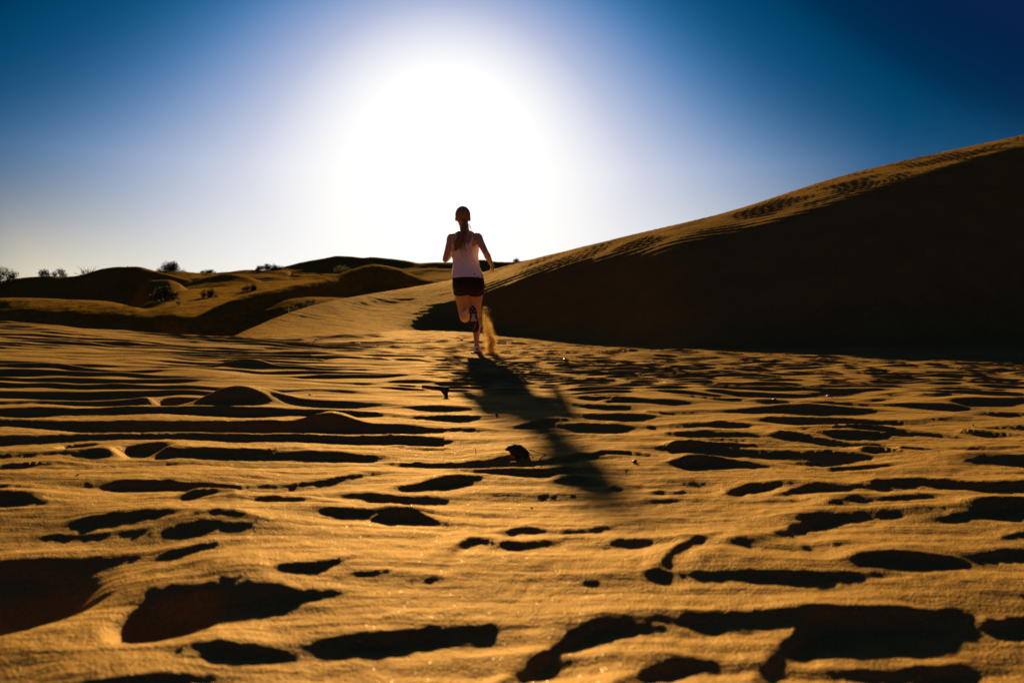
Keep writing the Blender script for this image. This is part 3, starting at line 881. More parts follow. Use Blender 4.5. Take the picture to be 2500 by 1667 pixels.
fr = [[bm.verts.new(leaf_pt(i, j)) for j in range(nv + 1)] for i in range(nu + 1)]
bk = [[bm.verts.new(leaf_pt(i, j) + Vector((0, .0012, -.0012))) for j in range(nv + 1)] for i in range(nu + 1)]
for i in range(nu):
    for j in range(nv):
        bm.faces.new([fr[i][j], fr[i + 1][j], fr[i + 1][j + 1], fr[i][j + 1]])
        bm.faces.new([bk[i][j], bk[i][j + 1], bk[i + 1][j + 1], bk[i + 1][j]])
for i in range(nu):
    bm.faces.new([fr[i][0], bk[i][0], bk[i + 1][0], fr[i + 1][0]]); bm.faces.new([fr[i][nv], fr[i + 1][nv], bk[i + 1][nv], bk[i][nv]])
for j in range(nv):
    bm.faces.new([fr[0][j], fr[0][j + 1], bk[0][j + 1], bk[0][j]]); bm.faces.new([fr[nu][j], bk[nu][j], bk[nu][j + 1], fr[nu][j + 1]])
bm_obj('blade', bm, M_bark, leaf)
s_ = lambda n: px_size(pl, n)
for q in ([(30, 22, 0), (36, 4, 0), (36, -18, -10), (40, -30, -30)], [(36, 22, 0), (44, 20, 0), (66, 10, 10), (104, 2, 20)],
          [(34, 16, 0), (50, -12, -20), (80, -30, -50), (106, -34, -90)]):
    bm = bmesh.new()
    tube_geo(bm, [Vector((s_(a), s_(c) * .6, max(s_(b), -.004) if b > -5 else max(s_(b) * .2, -.006))) for a, b, c in q], [.0022, .0018, .0014, .0008], 5)
    bm_obj('stalk', bm, M_twig, leaf)

TW = [
 (760, 840, [(0, 0, 0), (5, 9, 0), (10, 14, 2), (15, 13, 4)], 1.4, 'short dark stick leaning up out of the sand near the left ridge', 'stick'),
 (757, 862, [(0, 2, 0), (5, -1, -4), (8, -4, -8)], .9, 'tiny stick lying on the ripples left of the runner', 'stick'),
 (906, 840, [(0, 0, 0), (-1, 4, 0), (-3, 8, 0)], .6, 'short upright straw in the flat sand between ridge and runner', 'straw'),
 (995, 858, [(-4, 0, 0), (-1, 5, 0), (6, 7, 0), (14, 6, 2), (19, 1, 4)], .45, 'thin arched straw left of the runner\'s foot', 'straw'),
 (1152, 890, [(0, 0, 0), (-1, 7, 0), (-5, 14, 0)], .5, 'thin straw standing in the shadow below the runner', 'straw'),
 (1618, 938, [(0, 0, 0), (8, 7, 0), (19, 10, 0), (32, 8, 0), (44, 2, 2), (50, -6, 4)], .6, 'dark grass blade arched over the sand right of the shadow', 'straw'),
 (1580, 884, [(0, 0, 0), (16, 9, 4), (40, 11, 8), (70, 8, 10), (100, 2, 12)], .55, 'long thin straw bowed over the far sand near the big dune', 'straw'),
 (1490, 1010, [(0, 0, 0), (40, 3, 2), (120, 4, 4), (222, 2, 6)], .45, 'long straw lying flat on the sand right of the shadow', 'straw'),
 (1621, 1088, [(0, 0, 0), (5, 5, 0), (9, 11, 2), (14, 3, 4)], .8, 'small forked twig at the edge of a dark hollow', 'twig'),
 (1382, 1190, [(0, 0, 0), (5, -2, -20), (8, -2, -44)], 1.0, 'short dark twig lying across the end of the shadow', 'twig'),
 (1161, 1107, [(0, 0, 0), (0, 9, 0), (-5, 13, 0)], .9, 'tiny upright stalk with a bent head left of the dead leaf', 'stalk'),
 (2262, 992, [(0, 0, 0), (5, 6, 0), (12, 6, 0), (16, 1, 2)], 1.0, 'crooked little twig on the right-hand ripples', 'twig'),
 (2412, 1006, [(0, 0, 0), (14, 6, 0), (30, 8, 0)], 1.0, 'straight dark twig near the right edge of the sand', 'twig'),
 (1338, 870, [(0, 0, 0), (-2, 6, 0), (3, 9, 0), (8, 7, 0)], .9, 'green sprig standing in the far sand right of the dust plume', 'sprig'),
 (1618, 858, [(0, 0, 0), (0, 6, 0), (-2, 10, 0)], 1.0, 'small dark stub at the foot of the big dune', 'stub'),
 (302, 876, [(0, 0, 0), (1, 8, 0), (3, 16, 0)], .45, 'hair-thin straw upright in the left ripples', 'straw'),
 (2330, 868, [(0, 0, 0), (-3, 5, 0), (3, 8, 0)], 1.2, 'tiny twig on the pale sand below the dune at the right', 'twig'),
]
for px, py, offs, r, label, cat in TW:
    lay(cat, px, py, twig_builder(offs, r), M_straw if cat == 'straw' else M_twig, label, cat, 'dry twigs and straws on the sand')

def pebble(rx, rz, seed):
    def f(bm, p):
        w = px_size(p, rx); hgt = px_size(p, rz)
        bmesh.ops.create_icosphere(bm, subdivisions=2, radius=1)
        rnd = random.Random(seed)
        for v in bm.verts:
            k = 1 + .22 * math.sin(3 * v.co.x + seed) * math.cos(4 * v.co.y + seed) + rnd.uniform(-.07, .07)
            v.co = Vector((v.co.x * w * k, v.co.y * w * .8 * k, v.co.z * hgt * k + hgt * .55))
    return f
for n_, (px, py, rx, rz, label) in enumerate([
    (1551, 1131, 6, 5, 'round dark pebble alone on smooth sand right of the shadow\'s end'),
    (1893, 983, 5, 3, 'small black pebble in the right-hand ripples'),
    (1911, 983, 2.4, 1.4, 'very small pebble just right of the black one'),
    (1212, 1012, 3, 2.4, 'little dark pebble between two ripples left of the shadow'),
    (1127, 832, 3, 2.2, 'dark clod on the lit sand just left of the runner\'s shin'),
    (1054, 863, 4, 2, 'flat dark clod on the sand left of the runner\'s foot'),
    (1153, 864, 3.5, 3, 'small clod of sand touching the runner\'s shoe'),
    (873, 842, 8, 2, 'flat dark clod in the far sand left of the runner'),
    (922, 846, 3, 2, 'small dark clod on the far sand between stick and runner'),
    (1576, 983, 2.2, 1.4, 'tiny dark pebble on the smooth patch right of the shadow'),
    (2380, 1040, 3, 2, 'small dark pebble near the right edge'),
    (2000, 1136, 2.5, 1.5, 'tiny pebble on the smooth sand at the right'),
    (1298, 1243, 2.5, 1.8, 'lone dark grain on the smooth foreground sand'),
    (183, 1162, 4, 2.2, 'small dark clod on the sand below the left footprints')]):
    lay('pebble', px, py, pebble(rx, rz, n_), M_stone, label, 'pebble', 'pebbles and clods on the sand')
for n_, (px, py, rx, rz, label) in enumerate([(755, 965, 4, 2.5, 'bright shell chip on the ripples right of the big sand mound'),
    (1380, 880, 5, 1.6, 'bright chip on the far sand right of the dust plume'), (2024, 966, 3, 2, 'bright shell chip in the right-hand ripples')]):
    lay('shell_chip', px, py, pebble(rx, rz, n_ + 40), M_white, label, 'shell', 'bright shell chips')

# ------------------------------------------------------------------ the runner
Yr = 7.6
foot = px2w(1165, 866, Yr)
gz = ground_z(foot.x, foot.y)
MPP = Yr / F
runner = empty('person', (foot.x, Yr, foot.z))
tag(runner, 'woman running away in white tank top and dark shorts, long ponytail, one shoe kicked up', 'person')

def P(px, py, y=0.0):
    """runner-local point from a photo pixel and a forward offset, corrected for its distance"""
    p = px2w(px, py, Yr + y)
    return Vector((p.x - foot.x, y, p.z - foot.z))

M_skin = simple_mat('tanned_skin', (.60, .32, .155), .45, .5, .08, 12, sss=.25, sheen=.6)
M_hair = simple_mat('brown_hair', (.45, .27, .09), .40, .6, .3, 90, trans=.50, sheen=.5)
M_top = simple_mat('white_cotton', (.90, .80, .95), .85, .2, .03, 40, trans=.08, sheen=.8)
M_short = simple_mat('dark_brown_shorts', (.028, .016, .010), .8, .2, .2, 40, sheen=.08)
M_shoe = simple_mat('white_running_shoe', (.72, .66, .66), .55, .4, .08, 40)
M_sole = simple_mat('black_shoe_sole', (.02, .012, .014), .6, .4, .3, 60)
M_grey = simple_mat('pale_grey_rubber', (.5, .46, .46), .6, .4, .1, 60)
M_red = simple_mat('dark_red_patch', (.16, .02, .02), .6, .3, .2, 60)
M_eye = simple_mat('eye_white', (.75, .72, .68), .25, .5, .05, 60)

def ring_loft(bm, secs, n=20, caps=True):
    """secs: (centre, rx, ry, axis_dir or None, x_dir or None); elliptical rings joined into a tube"""
    rings = []
    for i, sct in enumerate(secs):
        c, rx, ry = Vector(sct[0]), sct[1], sct[2]
        a = Vector(secs[max(0, i - 1)][0]); b_ = Vector(secs[min(len(secs) - 1, i + 1)][0])
        d = Vector(sct[3]) if len(sct) > 3 and sct[3] else (b_ - a)
        d.normalize()
        xd = Vector(sct[4]) if len(sct) > 4 and sct[4] else Vector((1, 0, 0))
        u = (xd - d * xd.dot(d)).normalized(); v = d.cross(u)
        rings.append([bm.verts.new(c + u * math.cos(2 * math.pi * k / n) * rx + v * math.sin(2 * math.pi * k / n) * ry) for k in range(n)])
    for r0, r1 in zip(rings, rings[1:]):
        for k in range(n):
            bm.faces.new([r0[k], r0[(k + 1) % n], r1[(k + 1) % n], r1[k]])
    if caps:
        for r, s in ((rings[0], -1), (rings[-1], 1)):
            c = sum((v.co for v in r), Vector()) / n
            cv = bm.verts.new(c)
            for k in range(n):
                bm.faces.new([cv, r[(k + 1) % n], r[k]] if s < 0 else [cv, r[k], r[(k + 1) % n]])
    return rings

def limb(bm, pts, n=16):
    """pts: (point, radius); smooth subdivided tapered limb"""
    P_ = [Vector(p) for p, r in pts]; Q = [r for p, r in pts]
    out = []
    for i in range(len(P_) - 1):
        p0, p1, p2, p3 = P_[max(0, i - 1)], P_[i], P_[i + 1], P_[min(len(P_) - 1, i + 2)]
        for k in range(4):
            t_ = k / 4
            c = .5 * ((2 * p1) + (p2 - p0) * t_ + (2 * p0 - 5 * p1 + 4 * p2 - p3) * t_ ** 2 + (3 * p1 - p0 - 3 * p2 + p3) * t_ ** 3)
            out.append((c, Q[i] * (1 - t_) + Q[i + 1] * t_, Q[i] * (1 - t_) + Q[i + 1] * t_))
    out.append((P_[-1], Q[-1], Q[-1]))
    ring_loft(bm, out, n)
    for c, r, _ in (out[0], out[-1]):
        bmesh.ops.create_icosphere(bm, subdivisions=2, radius=r * .99, matrix=Matrix.Translation(c))

def fused(name, bm, mat, parent, voxel=.005, smooth_it=6, factor=.5):
    bmesh.ops.recalc_face_normals(bm, faces=bm.faces[:])
    me = bpy.data.meshes.new('tmp'); bm.to_mesh(me); bm.free()
    tmp = bpy.data.objects.new('tmp', me); COL.objects.link(tmp)
    md = tmp.modifiers.new('r', 'REMESH'); md.mode = 'VOXEL'; md.voxel_size = voxel
    if smooth_it:
        sm = tmp.modifiers.new('s', 'SMOOTH'); sm.iterations = smooth_it; sm.factor = factor
    dg = bpy.context.evaluated_depsgraph_get()
    me2 = bpy.data.meshes.new_from_object(tmp.evaluated_get(dg))
    me2.name = name
    bpy.data.objects.remove(tmp); bpy.data.meshes.remove(me)
    me2.materials.clear()
    return link_mesh(name, me2, mat, parent)

# joints
hipR, hipL = P(1161, 700, 0), P(1127, 702, 0)
kneeR, ankR = P(1162, 776, .17), P(1164, 842, -.03)
kneeL, ankL = P(1135, 776, .12), P(1150, 756, -.27)
shR, shL = P(1166, 579, .01), P(1103, 580, .05)
elR, wrR = P(1186, 617, -.15), P(1199, 643, .02)
elL, wrL = P(1087, 634, -.02), P(1108, 611, .18)
neck = P(1136, 566, .06)
headc = P(1130, 530, .10)

TORSO = [  # photo row, centre x, half width m, half depth m, forward offset
    (705, 1144, .150, .105, -.01), (700, 1144, .172, .120, -.01), (685, 1143, .170, .122, -.01), (668, 1141, .158, .108, .0),
    (650, 1138, .137, .092, .01), (636, 1137, .132, .088, .015), (620, 1136, .137, .092, .02), (604, 1135, .146, .100, .03),
    (590, 1134, .155, .100, .035), (578, 1134, .158, .085, .04), (570, 1134.5, .118, .066, .05), (564, 1135, .075, .056, .055)]

def torso_secs(rows_, infl=0.0):
    return [(P(x, y, o_), w + infl, d + infl, (0, 0, 1), (1, 0, 0)) for y, x, w, d, o_ in rows_]

bm = bmesh.new()
ring_loft(bm, torso_secs(TORSO), 28)
# shoulder blades and glutes
for px, py in ((1118, 593), (1152, 593)):
    bmesh.ops.create_icosphere(bm, subdivisions=3, radius=1, matrix=Matrix.Translation(P(px, py, -.035)) @ Matrix.Diagonal((.055, .035, .065, 1)))
for px in (1126, 1161):
    bmesh.ops.create_icosphere(bm, subdivisions=3, radius=1, matrix=Matrix.Translation(P(px, 698, -.055)) @ Matrix.Diagonal((.083, .085, .085, 1)))
# neck and head
limb(bm, [(P(1135, 572, .05), .060), (P(1134, 560, .065), .052), (P(1132, 546, .085), .050), (P(1131, 535, .10), .052)], 18)
bmesh.ops.create_icosphere(bm, subdivisions=4, radius=1, matrix=Matrix.Translation(headc + Vector((0, 0, .018))) @ Matrix.Diagonal((.074, .092, .092, 1)))
bmesh.ops.create_icosphere(bm, subdivisions=3, radius=1, matrix=Matrix.Translation(headc + Vector((0, .035, -.050))) @ Matrix.Diagonal((.055, .062, .066, 1)))
# nose, brow and lips
limb(bm, [(headc + Vector((0, .092, .005)), .010), (headc + Vector((0, .108, -.022)), .013)], 8)
limb(bm, [(headc + Vector((-.03, .082, .018)), .010), (headc + Vector((.03, .082, .018)), .010)], 8)
limb(bm, [(headc + Vector((-.018, .090, -.056)), .007), (headc + Vector((.018, .090, -.056)), .007)], 8)
for s in (-1, 1):   # ears
    bmesh.ops.create_icosphere(bm, subdivisions=2, radius=1, matrix=Matrix.Translation(headc + Vector((s * .077, .0, -.022))) @ Matrix.Rotation(s * .25, 4, 'Z') @ Matrix.Diagonal((.012, .018, .030, 1)))
# shoulders and arms
for sh, el, wr in ((shR, elR, wrR), (shL, elL, wrL)):
    inner = sh + (neck - sh) * .45 + Vector((0, 0, -.035))
    limb(bm, [(inner, .046), (sh, .050), (sh.lerp(el, .25), .045), (sh.lerp(el, .6), .038), (el, .032)], 16)
    limb(bm, [(el, .032), (el.lerp(wr, .3), .037), (el.lerp(wr, .7), .028), (wr, .022)], 16)
    # hand: palm, four curled fingers and the thumb
    d = (wr - el).normalized()
    side = d.cross(Vector((0, 0, 1))).normalized()
    if side.x > 0 and sh is shL: side = -side
    if side.x < 0 and sh is shR: side = -side
    nrm_ = side.cross(d).normalized()
    if sh is shR: nrm_ = -nrm_
    pc = wr + d * .048
    ring_loft(bm, [(wr - d * .01, .021, .018, d, nrm_), (wr + d * .02, .030, .015, d, nrm_), (wr + d * .055, .038, .015, d, nrm_), (wr + d * .080, .038, .012, d, nrm_)], 14)
    for k, ln in enumerate((.072, .082, .076, .060)):
        o0 = wr + d * .078 + nrm_ * (.0285 - .019 * k)
        c1 = o0 + d * ln * .42 - side * .006
        c2 = c1 + (d * .55 - side * .8).normalized() * ln * .34
        c3 = c2 + (-d * .35 - side * .9).normalized() * ln * .26
        limb(bm, [(o0 - d * .012, .0088), (c1, .0082), (c2, .0075), (c3, .0065)], 8)
    o0 = wr + d * .028 + nrm_ * .026
    c1 = o0 + (d * .6 + nrm_ * .7 - side * .2).normalized() * .034
    c2 = c1 + (d * .85 + nrm_ * .1 - side * .5).normalized() * .030
    limb(bm, [(o0, .0115), (c1, .0100), (c2, .0080)], 8)
# legs
limb(bm, [(hipR + Vector((0, 0, .03)), .088), (hipR.lerp(kneeR, .3), .080), (hipR.lerp(kneeR, .65), .064), (kneeR, .052)], 20)
limb(bm, [(kneeR, .052), (kneeR.lerp(ankR, .28) + Vector((0, -.018, 0)), .053), (kneeR.lerp(ankR, .6), .038), (kneeR.lerp(ankR, .9), .027), (ankR, .028)], 18)
limb(bm, [(hipL + Vector((0, 0, .02)), .090), (hipL.lerp(kneeL, .3), .086), (hipL.lerp(kneeL, .65), .070), (kneeL, .055)], 20)
limb(bm, [(kneeL, .055), (kneeL.lerp(ankL, .28) + Vector((-.012, 0, .0)), .056), (kneeL.lerp(ankL, .6), .042), (ankL, .028)], 18)
# feet (inside the shoes)
limb(bm, [(ankR, .030), (ankR + Vector((0, .04, -.055)), .032), (ankR + Vector((0, .13, -.075)), .026)], 12)
toeL = P(1158, 803, -.265); heelL = P(1152, 757, -.33)
limb(bm, [(ankL, .030), (ankL.lerp(toeL, .35), .028), (ankL.lerp(toeL, .75), .022)], 12)
body = fused('body', bm, M_skin, runner, .0048, 5, .5)

for s in (-1, 1):
    bm = bmesh.new()
    bmesh.ops.create_uvsphere(bm, u_segments=12, v_segments=8, radius=.011, matrix=Matrix.Translation(headc + Vector((s * .030, .083, .002))))
    bm_obj('eye', bm, M_eye, runner)

# tank top: follows the torso from the hem to under the shoulder blades, with two thin straps
rows_ = [(676, 1141.5, .170, .118, -.005)] + [r for r in TORSO if 588 < r[0] < 672] 
rows_ = [(677, 1141.5, .171, .120, -.008), (668, 1141, .160, .110, .0), (650, 1138, .139, .094, .01), (636, 1137, .134, .090, .015), (620, 1136, .139, .094, .02), (604, 1135, .147, .103, .028), (596, 1134.5, .148, .106, .03)]
bm = bmesh.new()
n_ = 48
rings = []
for i, (y, x, w, d, o_) in enumerate(rows_ ):
    pass
dense = []
for i in range(len(rows_) - 1):
    for k in range(5):
        t_ = k / 5
        dense.append(tuple(a_ * (1 - t_) + b_ * t_ for a_, b_ in zip(rows_[i], rows_[i + 1])))
dense.append(rows_[-1])
for i, (y, x, w, d, o_) in enumerate(dense):
    c = P(x, y, o_)
    rg = []
    for k in range(n_):
        a = 2 * math.pi * k / n_
        wr_ = .0022 * math.sin(9 * a + i * .55) + .0018 * math.sin(17 * a - i * .9) + .003 * math.sin(3 * a + i * .25)
        hem = .012 * math.cos(a) ** 2 if i < 2 else 0
        top = (-.022 * abs(math.cos(a)) ** 3 if i == len(dense) - 1 else 0)
        rg.append(bm.verts.new(c + Vector((math.cos(a) * (w + .009 + wr_), math.sin(a) * (d + .009 + wr_), hem * 0 - hem + top))))
    rings.append(rg)
for r0, r1 in zip(rings, rings[1:]):
    for k in range(n_):
        bm.faces.new([r0[k], r0[(k + 1) % n_], r1[(k + 1) % n_], r1[k]])
bmesh.ops.recalc_face_normals(bm, faces=bm.faces[:])
me = bpy.data.meshes.new('tank_top'); bm.to_mesh(me); bm.free()
top = link_mesh('tank_top', me, M_top, runner)
sol = top.modifiers.new('cloth', 'SOLIDIFY'); sol.thickness = .003; sol.offset = 1
for s, (a_, b_, c_) in ((-1, ((1117, 598), (1113, 583), (1115, 570))), (1, ((1148, 598), (1153, 583), (1154, 570)))):
    bm = bmesh.new()
    pts = [P(a_[0], a_[1], -.088), P(b_[0], b_[1], -.076), P(c_[0], c_[1], -.015), P(c_[0], c_[1] - 1, .06), P(b_[0], b_[1], .125), P(a_[0], a_[1], .135)]
    for i in range(len(pts) - 1):
        pass
    L_, R_ = [], []
    for p in pts:
        L_.append((bm.verts.new(p + Vector((-.009, 0, 0))), bm.verts.new(p + Vector((.009, 0, 0)))))
    for q0, q1 in zip(L_, L_[1:]):
        bm.faces.new([q0[0], q0[1], q1[1], q1[0]])
    st = bm_obj('strap', bm, M_top, top)
    m_ = st.modifiers.new('cloth', 'SOLIDIFY'); m_.thickness = .003; m_.offset = 0

# shorts: waistband over the hips and two short legs
bm = bmesh.new()
ring_loft(bm, [(P(1141.5, 669, -.005), .164, .113, (0, 0, 1)), (P(1142, 676, -.008), .172, .120, (0, 0, 1)), (P(1143.5, 688, -.01), .178, .130, (0, 0, 1)),
               (P(1144, 700, -.01), .181, .132, (0, 0, 1)), (P(1144, 708, -.01), .172, .120, (0, 0, 1))], 30)
for px in (1126, 1161):
    bmesh.ops.create_icosphere(bm, subdivisions=3, radius=1, matrix=Matrix.Translation(P(px, 698, -.055)) @ Matrix.Diagonal((.092, .097, .096, 1)))
bmesh.ops.create_icosphere(bm, subdivisions=3, radius=1, matrix=Matrix.Translation(P(1144, 698, -.04)) @ Matrix.Diagonal((.08, .095, .075, 1)))
dR, dL = (kneeR - hipR), (kneeL - hipL)
for h_, dd, f_, r0, r1, xo in ((hipR, dR, .22, .096, .091, .0), (hipL, dL, .20, .098, .096, .0)):
    ring_loft(bm, [(h_ + Vector((xo, 0, .03)), r0, r0 * 1.05, dd), (h_ + dd * f_ * .5, r0 - .002, r0, dd), (h_ + dd * f_, r1, r1, dd)], 24)
shorts = fused('shorts', bm, M_short, runner, .0055, 4, .4)

# shoes
def shoe(name, origin, heel_to_toe, up, label):
    """origin: under the heel; heel_to_toe and up are directions"""
    fx = heel_to_toe.normalized(); uz = (up - fx * up.dot(fx)).normalized(); sx_ = fx.cross(uz).normalized()
    M4 = Matrix(((sx_.x, fx.x, uz.x, origin.x), (sx_.y, fx.y, uz.y, origin.y), (sx_.z, fx.z, uz.z, origin.z), (0, 0, 0, 1)))
    bm = bmesh.new()
    prof = [(-.030, .020, .030, .055), (-.012, .034, .050, .050), (.02, .038, .055, .048), (.06, .038, .050, .046), (.10, .042, .040, .040), (.14, .047, .032, .034), (.18, .047, .026, .028), (.215, .038, .020, .022), (.235, .018, .012, .018)]
    rings = []
    for y, w, hh_, zc in prof:
        rings.append((Vector((0, y, zc)), w, hh_ * .85, (0, 1, 0), (1, 0, 0)))
    ring_loft(bm, rings, 20)
    # collar round the ankle
    ring_loft(bm, [(Vector((0, .012, .05)), .036, .044, (0, 0, 1)), (Vector((0, .008, .085)), .035, .042, (0, 0, 1)), (Vector((0, .006, .100)), .033, .040, (0, 0, 1))], 20)
    upper = fused(name, bm, M_shoe, None, .004, 3, .5)
    # thick sole following the outline, slightly wider than the upper
    bm = bmesh.new()
    outline = []
    pts = [(-.036, .0), (-.030, .026), (-.005, .039), (.04, .038), (.08, .036), (.12, .043), (.16, .050), (.20, .046), (.235, .028), (.246, .0)]
    full = [(y, w) for y, w in pts] + [(y, -w) for y, w in pts[-2:0:-1]]
    lo = [bm.verts.new((w, y, -.002 + .012 * max(0, (y - .16) / .09) ** 2)) for y, w in full]
    mid_ = [bm.verts.new((w * 1.06, y, .010 + .012 * max(0, (y - .16) / .09) ** 2)) for y, w in full]
    hi = [bm.verts.new((w * .98, y, .026 + .006 * (1 if y < .02 else 0))) for y, w in full]
    n2 = len(full)
    for r0, r1 in ((lo, mid_), (mid_, hi)):
        for k in range(n2):
            bm.faces.new([r0[k], r0[(k + 1) % n2], r1[(k + 1) % n2], r1[k]])
    bm.faces.new(lo[::-1]); bm.faces.new(hi)
    sole = bm_obj('sole', bm, M_sole, None, smooth=False)
    bits = [(sole, None)]
    # studs, pale arch bridge and curved flash under the sole
    bm = bmesh.new()
    ring_loft(bm, [(Vector((.0, .035, -.004)), .012, .003, (0, 1, 0)), (Vector((.0, .07, -.004)), .016, .0035, (0, 1, 0)), (Vector((.0, .105, -.004)), .030, .0035, (0, 1, 0)), (Vector((0, .118, -.004)), .036, .003, (0, 1, 0))], 10)
    bits.append((bm_obj('arch_bridge', bm, M_grey, None), None))
    for (x, y) in ((-.020, .012), (.020, .012), (.0, -.018), (-.022, .05), (.022, .05)):
        bm = bmesh.new()
        bmesh.ops.create_cone(bm, cap_ends=True, segments=8, radius1=.006, radius2=.005, depth=.006, matrix=Matrix.Translation((x, y, -.004)))
        bits.append((bm_obj('stud', bm, M_grey, None), None))
    bm = bmesh.new()
    fl = [Vector((-.028 + .05 * t_ / 8, .215 - .085 * t_ / 8 + .02 * math.sin(t_ / 8 * 3.1), -.0035)) for t_ in range(9)]
    tube_geo(bm, fl, [.0006 + .0022 * math.sin(math.pi * min(1, t_ / 8 + .08)) for t_ in range(9)], 5)
    bits.append((bm_obj('curved_flash', bm, M_grey, None), None))
    # heel tab with a small dark wedge mark
    bm = bmesh.new()
    v3 = [(-.011, -.0405, .072), (.011, -.0405, .072), (0.0, -.042, .045)]
    f0 = [bm.verts.new(v) for v in v3]; f1 = [bm.verts.new((a_, b_ + .02, c_)) for a_, b_, c_ in v3]
    bm.faces.new(f0); bm.faces.new(f1[::-1])
    for k in range(3):
        bm.faces.new([f0[k], f1[k], f1[(k + 1) % 3], f0[(k + 1) % 3]])
    bits.append((bm_obj('heel_mark', bm, M_red, None, smooth=False), None))
    upper.data.transform(M4)
    upper.parent = runner
    upper['label'] = label
    for o_, _ in bits:
        o_.data.transform(M4)
        o_.parent = upper
    return upper
shoe('shoe', P(1165.5, 866, -.06), Vector((0.02, 1, -.02)), Vector((0, 0, 1)), 'white shoe planted on the sand with a dark wedge mark on its heel')
shoe('shoe', P(1154, 757, -.365), P(1160, 812, -.32) - P(1154, 757, -.365), Vector((0, 1, .1)), 'lifted shoe showing its black sole')

# hair: a cap drawn back over the skull, the ponytail and loose strands
bm = bmesh.new()
bmesh.ops.create_icosphere(bm, subdivisions=5, radius=1)
for v in bm.verts:
    d = v.co.copy()
    r = Vector((.084 * d.x, .103 * d.y, .100 * d.z))
    comb = .0016 * math.sin(26 * math.atan2(d.x, -d.y + .3) + 3 * d.z)
    r *= 1 + comb / .09
    v.co = headc + Vector((0, -.004, .020)) + r
cut = [f for f in bm.faces if (f.calc_center_median() - headc).y > .062 - .4 * max(0, (f.calc_center_median() - headc).z - .04) * 0 and (f.calc_center_median() - headc).z < .062]
bmesh.ops.delete(bm, geom=cut, context='FACES')
low = [f for f in bm.faces if (f.calc_center_median() - headc).z < -.058]
bmesh.ops.delete(bm, geom=low, context='FACES')
hair = bm_obj('hair', bm, M_hair, runner)
hs = hair.modifiers.new('t', 'SOLIDIFY'); hs.thickness = .008

rnd = random.Random(4)
root = P(1136, 549, -.01)
bm = bmesh.new()
limb(bm, [(P(1134, 541, .0), .028), (root, .026), (P(1132, 562, -.045), .032), (P(1126, 578, -.075), .042), (P(1120, 594, -.09), .040), (P(1114, 606, -.09), .022), (P(1110, 612, -.085), .006)], 14)
for v in bm.verts:
    v.co += Vector((.004 * math.sin(60 * v.co.z + 30 * v.co.x), 0, 0))
pony = bm_obj('ponytail', bm, M_hair, runner)
bmt = bmesh.new()
def strand(bm_, pts, r):
    out = []
    P_ = [Vector(p) for p in pts]
    for i in range(len(P_) - 1):
        p0, p1, p2, p3 = P_[max(0, i - 1)], P_[i], P_[i + 1], P_[min(len(P_) - 1, i + 2)]
        for k in range(5):
            t_ = k / 5
            out.append(.5 * ((2 * p1) + (p2 - p0) * t_ + (2 * p0 - 5 * p1 + 4 * p2 - p3) * t_ ** 2 + (3 * p1 - p0 - 3 * p2 + p3) * t_ ** 3))
    out.append(P_[-1])
    m = len(out)
    tube_geo(bm_, out, [r * (1 - .75 * i / (m - 1)) for i in range(m)], 4)
for k in range(150):
    a = rnd.uniform(-1, 1)
    j = lambda s: Vector((rnd.gauss(0, s), rnd.gauss(0, s), rnd.gauss(0, s)))
    end = rnd.choice([(1109, 612), (1112, 606), (1118, 604), (1124, 602), (1128, 600), (1114, 610)])
    strand(bmt, [P(1134 + a * 5, 545, -.01), P(1133 + a * 6, 560, -.055) + j(.003), P(1127 + a * 9, 578, -.105) + j(.006),
                 P((1120 + a * 10 + end[0]) / 2, 592, -.118) + j(.008), P(end[0] + a * 4, end[1] + rnd.uniform(-4, 5), -.115) + j(.01)], .0021)
for pts in ([(1134, 570), (1130, 596), (1126, 612), (1130, 626), (1136, 632)], [(1136, 572), (1134, 600), (1138, 614), (1146, 619), (1151, 612)],
            [(1130, 580), (1126, 604), (1127, 622), (1126, 634)], [(1138, 575), (1142, 596), (1150, 610), (1148, 616)], [(1132, 585), (1136, 605), (1144, 612), (1154, 605)],
            [(1128, 590), (1124, 610), (1122, 620)], [(1136, 580), (1131, 606), (1136, 622), (1142, 628)]):
    for q in range(4):
        strand(bmt, [P(a + rnd.gauss(0, .8), b, -.122 + rnd.gauss(0, .004)) for a, b in pts], .0017)
for pts in ([(1144, 545), (1148, 552), (1153, 559)], [(1144, 546), (1149, 556), (1151, 566)], [(1143, 548), (1147, 556), (1152, 562)]):
    for q in range(3):
        strand(bmt, [P(a + rnd.gauss(0, .4), b, -.03) for a, b in pts], .0016)
strands = link_from(bmt, 'loose_strands', M_hair, pony)
strands['kind'] = 'stuff'
bm = bmesh.new()
bmesh.ops.create_cone(bm, cap_ends=False, segments=16, radius1=.029, radius2=.029, depth=.014, matrix=Matrix.Translation(P(1136, 549, -.008)) @ Matrix.Rotation(.7, 4, 'X'))
bm_obj('hair_tie', bm, M_short, pony)

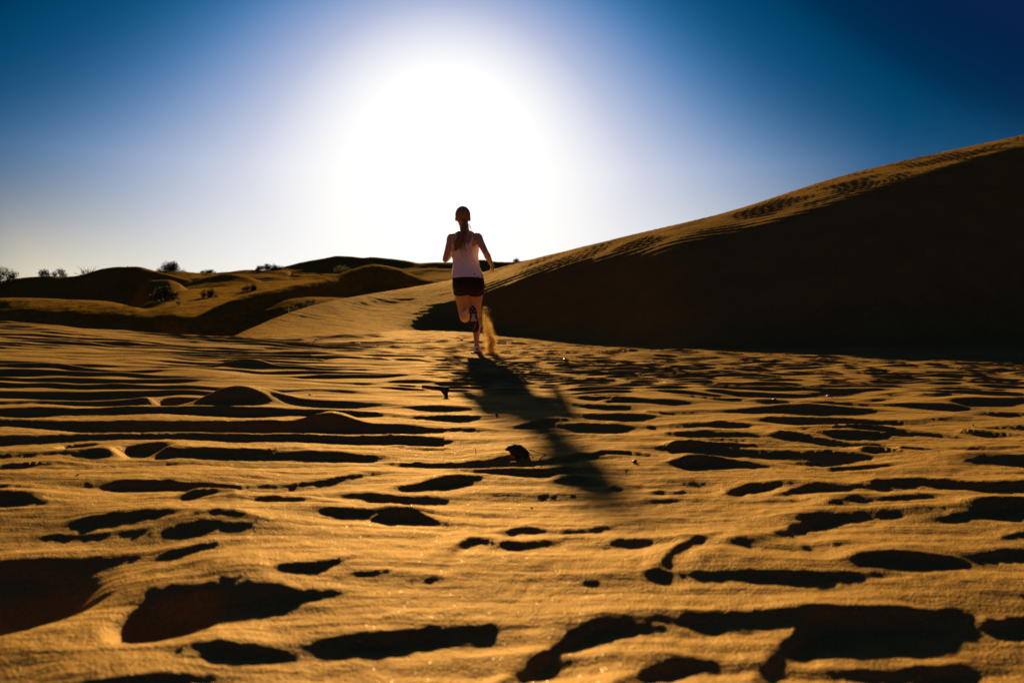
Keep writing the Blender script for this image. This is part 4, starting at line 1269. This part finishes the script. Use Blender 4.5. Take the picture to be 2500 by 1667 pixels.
# ------------------------------------------------------------------ the kicked-up sand beside the planted shoe
M_grain, gn, gl_, gb = new_mat('flying_sand')
gb.inputs['Base Color'].default_value = (.55, .33, .10, 1); gb.inputs['Roughness'].default_value = .8
tr = gn.new('ShaderNodeBsdfTranslucent'); tr.inputs['Color'].default_value = (.95, .74, .40, 1)
ms = gn.new('ShaderNodeMixShader'); ms.inputs[0].default_value = .85
gl_.new(gb.outputs[0], ms.inputs[1]); gl_.new(tr.outputs[0], ms.inputs[2]); gl_.new(ms.outputs[0], gn['Material Output'].inputs['Surface'])
g = np.random.default_rng(77)
spine = [(1196, 874, 14), (1199, 862, 12), (1200, 850, 11), (1199, 838, 10), (1197, 826, 9.5), (1194, 812, 9), (1191, 798, 9), (1185, 784, 11), (1181, 768, 11), (1180, 748, 9)]
dens = [1.0, 1.0, .95, .9, .85, .7, .45, .24, .13, .06]
pts = []
sp = np.array(spine, float); dn = np.array(dens)
NG = 36000
tt = g.random(NG * 3) * (len(sp) - 1)
dd = np.interp(tt, np.arange(len(sp)), dn)
tt = tt[g.random(len(tt)) < dd * .9][:NG]
cx_ = np.interp(tt, np.arange(len(sp)), sp[:, 0]); cy_ = np.interp(tt, np.arange(len(sp)), sp[:, 1]); cw_ = np.interp(tt, np.arange(len(sp)), sp[:, 2])
off = np.clip(g.normal(0, .62, len(tt)), -2.4, 2.4)
sk = off * cw_ + 2.0 * np.sin(tt * 2.1) * np.exp(-off ** 2)
X_ = cx_ + sk; Y_ = cy_ + g.normal(0, 1.5, len(tt)); Dp = g.normal(0, .06, len(tt)) - .02
k_y = Yr + Dp
base = np.stack([(X_ - CX) / F * k_y, k_y, H - (Y_ - HY) / F * k_y], 1)
sz = g.uniform(.0005, .0013, len(tt)) * (1 + 1.0 * (g.random(len(tt)) < .04))
off4 = np.array([(1, 1, 1), (1, -1, -1), (-1, 1, -1), (-1, -1, 1)], float)
V = (base[:, None, :] + off4[None] * sz[:, None, None] * g.uniform(.6, 1.3, (len(tt), 4, 1)))
Fc = np.array([(0, 1, 2), (0, 3, 1), (0, 2, 3), (1, 3, 2)])
FF = (np.arange(len(tt))[:, None, None] * 4 + Fc[None]).reshape(-1, 3)
me = bpy.data.meshes.new('kicked_sand')
me.vertices.add(len(tt) * 4); me.vertices.foreach_set('co', V.astype(np.float32).ravel())
me.loops.add(FF.size); me.loops.foreach_set('vertex_index', FF.astype(np.int32).ravel())
me.polygons.add(len(FF)); me.polygons.foreach_set('loop_start', np.arange(0, FF.size, 3, dtype=np.int32))
me.update(calc_edges=True)
ks = link_mesh('kicked_sand', me, M_grain, smooth=False)
tag(ks, 'plume of golden sand kicked up beside the planted shoe', 'sand plume', kind='stuff')
